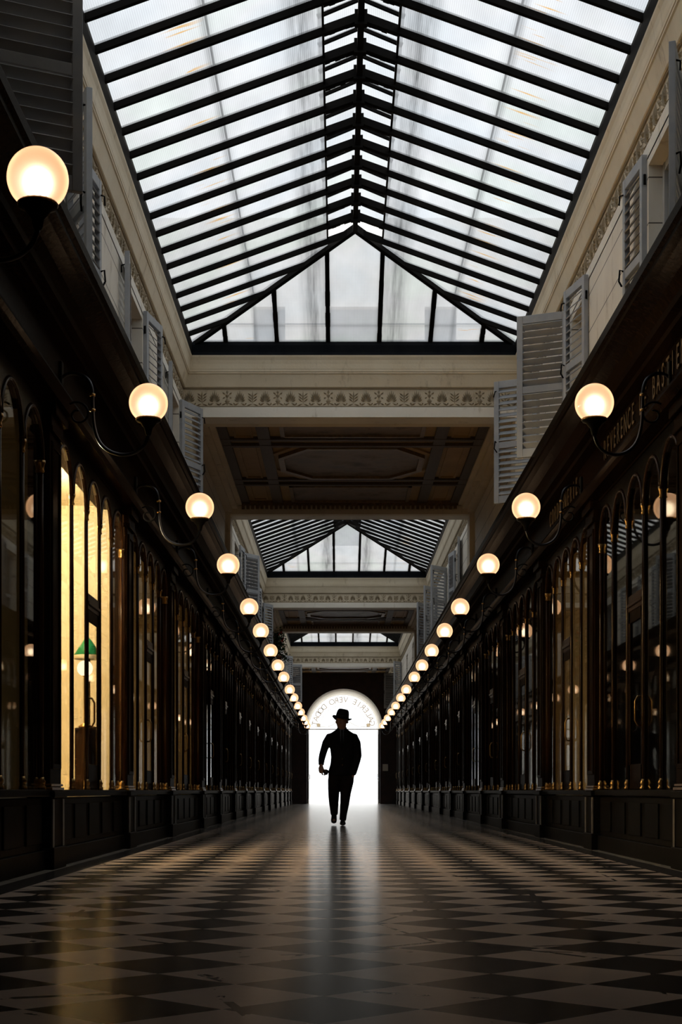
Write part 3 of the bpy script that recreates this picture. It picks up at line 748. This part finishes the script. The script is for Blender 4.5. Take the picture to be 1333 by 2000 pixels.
# ------------------------------------------------------------------ end wall, arch, fanlight
AC = .165
def arch_plate(bm, r, spr, hw_low, x0, x1, z1, y0, y1, zb=0, seg=28):
    inn = [(-hw_low, zb), (-hw_low, spr - .001)] + [(-r * math.cos(PI * j / seg), spr + r * math.sin(PI * j / seg)) for j in range(seg + 1)] + [(hw_low, spr - .001), (hw_low, zb)]
    out = [(x0 - AC, zb), (x0 - AC, spr - .001)]
    for j in range(seg + 1):
        an = PI * j / seg; cx, sz = -math.cos(an), math.sin(an)
        lim = (AC - x0) if cx < 0 else (x1 - AC)
        t = min(lim / abs(cx) if abs(cx) > 1e-6 else 1e9, (z1 - spr) / sz if sz > 1e-6 else 1e9)
        out.append((cx * t, spr + sz * t))
    out += [(x1 - AC, spr - .001), (x1 - AC, zb)]
    for yy in (y0, y1):
        a = [bm.verts.new((AC + x, yy, z)) for x, z in inn]; b = [bm.verts.new((AC + x, yy, z)) for x, z in out]
        for j in range(len(a) - 1):
            bm.faces.new((a[j], a[j + 1], b[j + 1], b[j]))
            o1, o2 = out[j], out[j + 1]
            if o1[1] > spr and o2[1] > spr:
                k1, k2 = abs(o1[1] - z1) < 1e-4, abs(o2[1] - z1) < 1e-4
                if k1 != k2: bm.faces.new((b[j], b[j + 1], bm.verts.new((AC + (o2[0] if k1 else o1[0]), yy, z1))))
        if yy == y0: fa = a
        else:
            for j in range(len(a) - 1): bm.faces.new((fa[j], fa[j + 1], a[j + 1], a[j]))
SPR = 3.36; RA = 1.74
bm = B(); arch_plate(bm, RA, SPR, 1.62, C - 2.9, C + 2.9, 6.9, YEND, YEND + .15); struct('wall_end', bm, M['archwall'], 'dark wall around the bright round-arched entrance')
bm = B()
seg = 28
for (ra, y0), (rb, y1) in (((RA + .02, YEND + .15), (1.555, YEND + 1.1)),):
    a = [bm.verts.new((AC - ra * math.cos(PI * j / seg), y0, SPR + ra * math.sin(PI * j / seg))) for j in range(seg + 1)]
    b = [bm.verts.new((AC - rb * math.cos(PI * j / seg), y1, SPR + rb * math.sin(PI * j / seg))) for j in range(seg + 1)]
    a2 = [bm.verts.new((AC - (ra + .2) * math.cos(PI * j / seg), y0, SPR + (ra + .2) * math.sin(PI * j / seg))) for j in range(seg + 1)]
    b2 = [bm.verts.new((AC - (rb + .34) * math.cos(PI * j / seg), y1, SPR + (rb + .34) * math.sin(PI * j / seg))) for j in range(seg + 1)]
    for j in range(seg): 
        bm.faces.new((a[j], a[j + 1], b[j + 1], b[j])); bm.faces.new((a2[j], a2[j + 1], b2[j + 1], b2[j]))
        bm.faces.new((a[j], a[j + 1], a2[j + 1], a2[j])); bm.faces.new((b[j], b[j + 1], b2[j + 1], b2[j]))
struct('ceiling_vault', bm, M['archcream'], 'cream splayed vault of the entrance arch', smooth=True)
bm = B(); arch_plate(bm, 1.55, SPR, 1.55, C - 3.4, C + 3.4, 6.9, YEND + 1.1, YEND + 1.4); struct('wall_street', bm, M['archcream'])
# dark panelled jamb doors folded open on each side
for k, s in enumerate((-1, 1)):
    r = bpy.data.objects.new('door_%d' % (k + 1), None); COL.objects.link(r); r['kind'] = 'structure'; r.location = (AC + s * 1.6, YEND + .7, 0)
    bm = B(); x0, x1 = AC + s * 1.57, AC + s * 1.63
    box(bm, x0, x1, YEND + .3, YEND + 1.08, .02, SPR - .03)
    for z0, z1 in ((.2, 1.0), (1.2, 3.1)): box(bm, AC + s * 1.555, x1, YEND + .45, YEND + .95, z0, z1)
    keep(obj('door_leaf', bm, M['wood'], r, bevel=.008), r)
    bm = B(); tube(bm, [(x0, YEND + .45, 1.1), (AC + s * 1.50, YEND + .45, 1.1), (AC + s * 1.50, YEND + .45, 1.3), (x0, YEND + .45, 1.3)], .014, 8); keep(obj('door_handle', bm, M['brass'], r, smooth=True), r)
YF = YEND + 1.0
t = thing('fanlight', 'half-round glass fanlight with mirrored pale lettering over the entrance', 'fanlight', (AC, YF, SPR))
P = lambda n, bm, m, **k: keep(obj(n, bm, m, t, **k), t)
bm = B(); vs = [(AC - 1.56 * math.cos(PI * j / 28), SPR + 1.56 * math.sin(PI * j / 28)) for j in range(29)]
extrude_y(bm, vs, YF, YF + .008); P('fanlight_pane', bm, M['fanglass'])
bm = B(); box(bm, AC - 1.6, AC + 1.6, YF - .03, YF + .04, SPR - .04, SPR); P('transom_bar', bm, M['archcream'])
bm = B()
word = 'GALERIE VERO DODAT'
n = len(word)
for k, ch in enumerate(word):
    if ch == ' ': continue
    an = math.radians(11 + 158 * k / (n - 1))          # reads from outside, so mirrored from here
    xf = Matrix.Translation((AC + 1.30 * math.cos(an), YF - .01, SPR + 1.30 * math.sin(an))) @ Matrix.Rotation(-(an - PI / 2), 4, 'Y') @ Matrix(((-1, 0, 0, 0), (0, 0, 1, 0), (0, 1, 0, 0), (0, 0, 0, 1)))
    text_mesh(bm, ch, .36, xf, .003)
P('mirrored_lettering', bm, M['letter'])
bm = B()
for r in (1.06, 1.50): tube(bm, [(AC - r * math.cos(PI * j / 32), YF - .01, SPR + r * math.sin(PI * j / 32)) for j in range(33)], .008, 6)
for q in (-1, 1):
    tube(bm, [(AC + q * (.1 + .09 * j), YF - .012, SPR + .10 + .20 * math.exp(-((j - 1.5) / 3.0) ** 2) ) for j in range(14)], .010, 6)
P('leaded_lines', bm, M['frostline'])
for q in (-1.12, .05, 1.12):
    bm = B(); 
    pts = [(AC + q + .085 * math.cos(2 * PI * k / 20), SPR + .17 + .085 * math.sin(2 * PI * k / 20)) for k in range(20)]
    extrude_y(bm, pts, YF - .02, YF - .008); P('rosette', bm, M['frostline'])
bm = B(); box(bm, 1.90, 2.14, YEND - .02, YEND, 1.46, 1.76)
tag(obj('wall_notice', bm, M['white']), 'small pale notice on the dark wall right of the entrance', 'notice')

# gilt shop lettering on the right fascia
def sign(word, y0, step, size, z, label):
    t = thing('shop_sign', label, 'sign', (C + 2.192, y0 - step * len(word) / 2, z))
    for k, ch in enumerate(word):
        if ch == ' ': continue
        bm = B()
        xf = Matrix.Translation((0, step * len(word) / 2 - step * k, 0)) @ Matrix(((0, 0, -1, 0), (-1, 0, 0, 0), (0, 1, 0, 0), (0, 0, 0, 1))) @ Matrix.Diagonal((.75, 1, 1, 1))
        text_mesh(bm, ch, size, xf, .004)
        obj('gilt_letter', bm, M['gilt'], t)
sign('REVERENCE DE BASTIEN', 13.75, .165, .25, 3.615, 'long faint gilt sign lettering on the fascia by the nearest right globe')
sign('CORDONNERIE', 17.3, .19, .25, 3.615, 'faint gilt shop lettering on the fascia between two right globes')

# potted geranium on the left cornice
YP = 43.6; px = C - 1.96
t = thing('potted_geranium', 'leafy green geranium with red flowers on the left cornice far away', 'plant', (px, YP, ZC)); t.scale = (1.0, 1.3, 1.3)
bm = B(); lathe(bm, [(.09, 0), (.13, .22), (.14, .22), (.14, .26), (.12, .26)], (0, 0, 0), 16); obj('flower_pot', bm, M['terracotta'], t)
rnd = random.Random(3)
bm = B(); bs = B()
for k in range(60):
    an = rnd.uniform(0, 2 * PI); rr = rnd.uniform(.06, .2); zz = rnd.uniform(-.15, .62)
    tip = Vector((rr * math.cos(an), rr * math.sin(an), .3 + zz * .75))
    if tip.z < .25: tip.x = abs(tip.x) * .6 + .16
    tube(bs, [(0, 0, .22), (tip.x * .4, tip.y * .4, max(tip.z, .3)), tip], .006, 5)
    for j in range(9):
        p = tip + Vector((rnd.gauss(0, .07), rnd.gauss(0, .07), rnd.gauss(0, .07))); a = Vector((rnd.gauss(0, 1), rnd.gauss(0, 1), rnd.gauss(0, .6))).normalized(); b = a.cross(Vector((0, 0, 1))).normalized(); sz = rnd.uniform(.03, .055)
        p.x = max(p.x, -.22); q = [p + a * sz, p + b * sz * .7 + Vector((0, 0, .012)), p - a * sz * .6, p - b * sz * .7 + Vector((0, 0, .012))]
        bm.faces.new([bm.verts.new(v) for v in q])
lf = obj('leaves', bm, M['leaf'], t); lf['kind'] = 'stuff'
obj('stem', bs, M['leaf'], t)
for k, (x, y, z) in enumerate(((.10, -.2, .74), (.16, -.1, .60))):
    bm = B()
    for j in range(7): bmesh.ops.create_icosphere(bm, subdivisions=1, radius=.017, matrix=Matrix.Translation((x + rnd.gauss(0, .018), y + rnd.gauss(0, .02), z + rnd.gauss(0, .02))))
    obj('flower', bm, M['red'], t)

# ------------------------------------------------------------------ things inside the lit left shop
def green_lamp(x, y, z, label):
    t = thing('green_shade_lamp', label, 'lamp', (x, y, z))
    bm = B(); lathe(bm, [(.012, .16), (.03, .15), (.13, .0), (.128, -.002), (.028, .142), (.010, .152)], (0, 0, 0), 20, False); obj('lamp_shade', bm, M['green'], t, smooth=True)
    bm = B(); lathe(bm, [(.128, .0), (.128, -.04), (.125, -.04), (.125, 0)], (0, 0, 0), 20, False); obj('shade_rim', bm, M['roomcream'], t, smooth=True)
    bm = B(); tube(bm, [(0, 0, .15), (0, 0, .34)], .014, 8); obj('lamp_stem', bm, M['brass'], t, smooth=True)
    return t
# the lamps stand on a tall cabinet against the far partition
bm = B(); box(bm, -2.47, -2.32, 14.3, 14.75, .58, 1.16); cab = tag(obj('cabinet', bm, M['wood'], bevel=.01), 'dark cabinet standing inside the brightly lit left shop', 'cabinet')
bm = B(); box(bm, -2.455, -2.335, 14.285, 14.3, .65, 1.1); obj('cabinet_door', bm, M['wood_red'], cab)
t = green_lamp(-2.395, 14.58, 1.86, 'lamp with a green conical shade seen through the lit left shop window')
bm = B(); tube(bm, [(.0, .05, -.70), (.0, .05, -.05), (0, 0, .0)], .018, 8); lathe(bm, [(.08, -.70), (.08, -.68), (.02, -.66)], (0, .05, 0), 14); obj('lamp_stand', bm, M['brass'], t)
t = thing('table_lamp', 'small glowing globe lamp below the green shade in the lit shop', 'lamp', (-2.39, 14.40, 1.16))
bm = B(); bmesh.ops.create_uvsphere(bm, u_segments=16, v_segments=12, radius=.075, matrix=Matrix.Translation((0, 0, .56))); obj('globe', bm, emis('table_globe', (1, .85, .6), 4), t, smooth=True)
bm = B(); lathe(bm, [(.06, 0), (.06, .02), (.012, .05), (.012, .48), (.03, .49)], (0, 0, 0), 12); obj('lamp_base', bm, M['brass'], t, smooth=True)
def point(name, loc, power, col, r=.08):
    l = bpy.data.lights.new(name, 'POINT'); l.energy = power; l.color = col; l.shadow_soft_size = r
    o = bpy.data.objects.new(name, l); o.location = loc; COL.objects.link(o)
WARM = (1, .66, .30)
point('shop_lamp_light', (-2.95, 13.7, 3.0), 330, (1, .81, .54))
point('shop_lamp_light_b', (-3.2, 12.4, 2.9), 150, (1, .81, .54))
point('shop_lamp_light_c', (-3.2, 17.4, 1.5), 22, WARM)
point('shop_lamp_light_d', (-3.2, 21.6, 1.4), 22, WARM)
point('shop_lamp_light_e', (-3.0, 9.4, 2.6), 1.2, WARM)
point('shop_lamp_light_f', (3.6, 17.4, 1.4), 6, (1, .55, .2))

# ------------------------------------------------------------------ the walking man
YM = 25.5; MX = 0.0
def remeshed(name, bm, mat, parent, voxel=.012, sm=4):
    bmesh.ops.recalc_face_normals(bm, faces=bm.faces[:])
    me = bpy.data.meshes.new(name + '_raw'); bm.to_mesh(me); bm.free()
    o = bpy.data.objects.new(name, me); COL.objects.link(o)
    r = o.modifiers.new('r', 'REMESH'); r.mode = 'VOXEL'; r.voxel_size = voxel
    k = o.modifiers.new('s', 'SMOOTH'); k.iterations = sm; k.factor = .5
    bpy.context.view_layer.update()
    m2 = bpy.data.meshes.new_from_object(o.evaluated_get(bpy.context.evaluated_depsgraph_get()))
    o.modifiers.clear(); o.data = m2; m2.name = name; bpy.data.meshes.remove(me)
    m2.materials.clear(); m2.materials.append(mat)
    for p in m2.polygons: p.use_smooth = True
    if parent: o.parent = parent
    return o
def limb(bm, pts, n=12):
    """pts: (x, y, z, r) or (x, y, z, rx, ry)"""
    secs = []
    for i, p in enumerate(pts):
        a = Vector(pts[max(i - 1, 0)][:3]); b = Vector(pts[min(i + 1, len(pts) - 1)][:3]); t = (b - a).normalized()
        u = Vector((1, 0, 0)) - t * t.x; u.normalize(); v = t.cross(u)
        secs.append((p[:3], p[3], p[4] if len(p) > 4 else p[3], u, v))
    loft(bm, secs, n)
XY = ((1, 0, 0), (0, 1, 0))
def torso(bm, rows, n=24): loft(bm, [((x, y, z), rx, ry, *XY) for x, y, z, rx, ry in rows], n)
# --- body (skin), one continuous mesh. he walks towards the camera (-y); image-left = -x
bm = B()
torso(bm, [(.03, .02, .80, .15, .10), (.03, .02, .95, .165, .11), (.03, .02, 1.15, .15, .105), (.035, .01, 1.35, .175, .11), (.035, .01, 1.45, .16, .085), (.035, .0, 1.52, .075, .065)])
limb(bm, [(.036, .01, 1.50, .065), (.037, -.01, 1.58, .066), (.038, -.02, 1.66, .07)])
torso(bm, [(.022, -.05, 1.605, .036, .03), (.024, -.04, 1.63, .064, .068), (.028, -.03, 1.67, .080, .09), (.032, -.02, 1.72, .090, .102), (.036, -.01, 1.78, .090, .104), (.038, -.005, 1.83, .075, .09), (.04, 0, 1.86, .035, .045)], 20)
limb(bm, [(.008, -.118, 1.735, .010), (.006, -.128, 1.71, .013), (.006, -.136, 1.692, .016), (.008, -.120, 1.68, .010)], 8)   # nose
for q in (-1, 1): limb(bm, [(.036 + q * .090, -.005, 1.74, .010, .02), (.036 + q * .100, .0, 1.72, .012, .024), (.036 + q * .092, 0, 1.69, .009, .014)], 8)   # ears
limb(bm, [(.012, -.108, 1.665, .018, .008), (.03, -.112, 1.664, .014, .008)], 8)
# arms
LARM = [(-.12, .02, 1.45, .05), (-.195, .02, 1.41, .048), (-.245, .03, 1.30, .046), (-.285, .03, 1.18, .041), (-.305, -.01, 1.08, .036), (-.308, -.06, .99, .028)]
RARM = [(.19, .02, 1.45, .05), (.26, .02, 1.40, .048), (.295, .04, 1.27, .046), (.305, .06, 1.16, .042), (.275, .01, 1.05, .037), (.245, -.03, .95, .03)]
limb(bm, LARM); limb(bm, RARM)
# image-left hand closed round the object: palm, four fingers, thumb
limb(bm, [(-.308, -.06, 1.0, .027, .024), (-.309, -.075, .95, .046, .030), (-.303, -.085, .90, .047, .029), (-.296, -.09, .870, .036, .026)])
for k, (dy, ln) in enumerate(((-.045, .9), (-.015, 1.0), (.015, .95), (.042, .78))):
    x0, y0, z0 = -.300, -.085 + dy * .9, .885 - abs(dy) * .2
    limb(bm, [(x0, y0, z0, .0135), (x0 + .018 * ln, y0, z0 - .042 * ln, .0125), (x0 + .052 * ln, y0, z0 - .052 * ln, .0115), (x0 + .070 * ln, y0, z0 - .028 * ln, .0098)], 8)
limb(bm, [(-.290, -.115, .945, .014), (-.262, -.135, .925, .013), (-.235, -.14, .905, .010)], 8)
# pocket hand
limb(bm, [(.245, -.03, .96, .027, .024), (.228, -.05, .90, .04, .022), (.212, -.06, .85, .036, .02)])
for k, dx in enumerate((-.03, -.01, .01, .03)): limb(bm, [(.212 + dx, -.06, .86, .010), (.206 + dx, -.066, .82, .0095), (.200 + dx, -.066, .785 + abs(dx) * .4, .008)], 8)
limb(bm, [(.235, -.075, .90, .013), (.215, -.09, .87, .012), (.20, -.095, .845, .009)], 8)
# legs: image-right leg planted, image-left leg trailing with toe down
LL = [(-.065, .02, .86, .09), (-.095, -.02, .72, .082), (-.105, -.05, .58, .062), (-.10, .06, .42, .056), (-.095, .20, .26, .044), (-.095, .29, .155, .036)]
RL = [(.13, .02, .86, .09), (.125, -.02, .70, .08), (.105, -.03, .52, .06), (.085, -.04, .36, .054), (.062, -.04, .2, .042), (.05, -.03, .08, .036)]
limb(bm, LL); limb(bm, RL)
limb(bm, [(.05, -.02, .07, .035), (.05, -.06, .05, .036, .03), (.05, -.14, .035, .04, .025), (.05, -.19, .03, .03, .02)])
limb(bm, [(-.095, .29, .16, .035), (-.096, .26, .12, .036, .03), (-.097, .20, .075, .04, .028), (-.097, .17, .06, .03, .02)])
man = remeshed('person', bm, M['skin'], None, .0075, 3)
man.location = (MX, YM, 0)
tag(man, 'man in dark suit and brimmed hat walking toward the camera, silhouetted against the arch', 'person')
# --- jacket
bm = B()
torso(bm, [(.03, .02, .825, .222, .15), (.03, .02, .90, .220, .148), (.035, .02, 1.02, .19, .135), (.04, .02, 1.14, .185, .13), (.04, .01, 1.27, .20, .135), (.038, .01, 1.38, .215, .13), (.036, .01, 1.45, .225, .12), (.036, .01, 1.515, .215, .10), (.036, .01, 1.56, .145, .085), (.036, .005, 1.60, .085, .078), (.037, .0, 1.635, .078, .074)])
limb(bm, [(-.10, .02, 1.485, .060), (-.168, .02, 1.47, .068), (-.222, .025, 1.37, .070), (-.262, .03, 1.25, .062), (-.288, .03, 1.16, .060), (-.303, -.01, 1.08, .054), (-.308, -.05, 1.005, .046)])
limb(bm, [(.17, .02, 1.485, .060), (.238, .02, 1.47, .068), (.280, .03, 1.37, .070), (.297, .045, 1.25, .064), (.302, .06, 1.16, .066), (.285, .02, 1.07, .060), (.255, -.02, .97, .058), (.225, -.05, .89, .062), (.21, -.05, .845, .055)])
jk = remeshed('jacket', bm, M['cloth'], man, .011, 3)
bm = B()
for q in (-1, 1):      # lapels
    a = [(.036 + q * .035, -.085, 1.57), (.036 + q * .10, -.118, 1.46), (.036 + q * .075, -.128, 1.40), (.036 + q * .012, -.134, 1.22), (.036 + q * .02, -.10, 1.50)]
    vs = [bm.verts.new(p) for p in a]; bm.faces.new(vs)
    r = bmesh.ops.extrude_face_region(bm, geom=[list(bm.faces)[-1]])
    for v in [g for g in r['geom'] if isinstance(g, bmesh.types.BMVert)]: v.co.y -= .010
obj('lapel', bm, M['cloth'], jk)
bm = B()
for z in (1.10, 1.0): bmesh.ops.create_uvsphere(bm, u_segments=10, v_segments=6, radius=.011, matrix=Matrix.Translation((.045, -.118, z)))
obj('jacket_button', bm, M['brass'], jk)
bm = B(); limb(bm, [(.036, -.07, 1.585, .038, .02), (.036, -.105, 1.50, .034, .018), (.036, -.125, 1.40, .024, .012), (.036, -.131, 1.28, .008, .008)]); sh = obj('shirt_front', bm, M['shirt'], man, smooth=True)
bm = B(); limb(bm, [(.036, -.092, 1.575, .016, .012), (.036, -.128, 1.50, .014, .008), (.036, -.142, 1.40, .020, .006), (.036, -.146, 1.27, .012, .005)]); obj('necktie', bm, M['cloth'], sh, smooth=True)
# --- trousers
bm = B()
torso(bm, [(.03, .02, .76, .17, .12), (.03, .02, .86, .178, .125), (.03, .02, 1.0, .165, .12)])
limb(bm, [(-.07, .02, .86, .115), (-.09, -.02, .74, .108), (-.100, -.055, .60, .096), (-.10, .0, .50, .092), (-.10, .08, .40, .084), (-.095, .19, .27, .070), (-.092, .265, .185, .062)])
limb(bm, [(.13, .02, .86, .115), (.118, -.02, .72, .113), (.098, -.035, .54, .090), (.082, -.04, .36, .076), (.062, -.035, .2, .062), (.05, -.02, .085, .056)])
remeshed('trousers', bm, M['trouser'], man, .011, 3)
# --- shoes
bm = B(); limb(bm, [(.05, .045, .05, .036, .045), (.05, .0, .052, .042, .05), (.05, -.07, .045, .046, .043), (.05, -.15, .034, .050, .033), (.05, -.215, .026, .042, .024), (.05, -.24, .022, .02, .014)], 16)
obj('shoe', bm, M['leather'], man, smooth=True)
bm = B(); limb(bm, [(-.093, .315, .225, .034, .04), (-.094, .305, .175, .042, .048), (-.096, .265, .125, .046, .043), (-.098, .215, .08, .050, .033), (-.098, .175, .05, .043, .024), (-.098, .160, .038, .02, .014)], 16)
obj('shoe', bm, M['leather'], man, smooth=True)
# --- hat: tilted fedora
bm = B()
rings = []
nn = 28
for (rx, ry, z, dip) in ((.145, .165, -.012, 0), (.155, .175, -.004, 0), (.148, .168, .006, 0), (.105, .122, .0, 0), (.103, .12, .035, 0), (.098, .112, .075, 0), (.088, .102, .115, 0), (.072, .09, .135, .004), (.04, .06, .135, .02), (.004, .01, .118, .0)):
    rings.append([bm.verts.new((rx * math.cos(2 * PI * k / nn), ry * math.sin(2 * PI * k / nn), z + (.018 * math.cos(4 * PI * k / nn) if rx > .14 else 0) - dip * (math.sin(2 * PI * k / nn) ** 2))) for k in range(nn)])
for q in range(len(rings) - 1):
    for k in range(nn): bm.faces.new((rings[q][k], rings[q][(k + 1) % nn], rings[q + 1][(k + 1) % nn], rings[q + 1][k]))
bm.faces.new(rings[0][::-1]); bm.faces.new(rings[-1])
hat = obj('hat', bm, M['cloth'], man, smooth=True); hat.scale = (1.06, 1.06, 1.12); hat.location = (.038, -.005, 1.775); hat.rotation_euler = (math.radians(-4), math.radians(11), math.radians(12))
bm = B(); lathe(bm, [(.106, .003), (.1065, .02), (.104, .034), (.100, .034), (.100, .003)], (0, 0, 0), 28)
for v in bm.verts: v.co.y *= 1.155
obj('hat_band', bm, M['leather'], hat, smooth=True)
# --- thing in his hand
bm = B(); limb(bm, [(-.275, -.09, .905, .022, .03), (-.25, -.09, .895, .042, .046), (-.215, -.09, .875, .046, .05), (-.195, -.09, .865, .03, .034)], 12)
h = tag(obj('held_pouch', bm, M['leather'], smooth=True), 'small dark object held in the walking man\'s hand', 'handheld object'); h.location = (MX + .004, YM, 0)

# ------------------------------------------------------------------ sky, camera, view
w = bpy.data.worlds.new('overcast_sky'); S.world = w; w.use_nodes = True
nt = w.node_tree; bgd = nt.nodes['Background']
tc = N(nt, 'ShaderNodeTexCoord'); 
nz = N(nt, 'ShaderNodeTexNoise'); nz.inputs['Scale'].default_value = 2.2; nz.inputs['Detail'].default_value = 4
L(nt, tc.outputs['Generated'], nz.inputs['Vector'])
L(nt, ramp(nt, nz.outputs['Fac'], [(.35, (.84, .90, .96)), (.65, (1, 1, 1))]), bgd.inputs[0])
bgd.inputs[1].default_value = 2.3
cam = bpy.data.cameras.new('camera'); co = bpy.data.objects.new('camera', cam); COL.objects.link(co)
co.location = (0, 0, EYE); co.rotation_euler = (PI / 2, 0, 0)
cam.sensor_fit = 'HORIZONTAL'; cam.sensor_width = 24; cam.lens = 24 * 3000 / 1333
cam.shift_x = (666.5 - 664) / 1333; cam.shift_y = (1545 - 1000) / 1333
cam.clip_end = 400
S.camera = co
S.view_settings.view_transform = 'Standard'; S.view_settings.look = 'None'; S.view_settings.exposure = 0; S.view_settings.gamma = 1
S.view_settings.use_curve_mapping = False
S.cycles.use_denoising = True
S.cycles.max_bounces = 10; S.cycles.transparent_max_bounces = 12; S.cycles.diffuse_bounces = 5; S.cycles.glossy_bounces = 4; S.cycles.transmission_bounces = 8
S.cycles.sample_clamp_indirect = 8
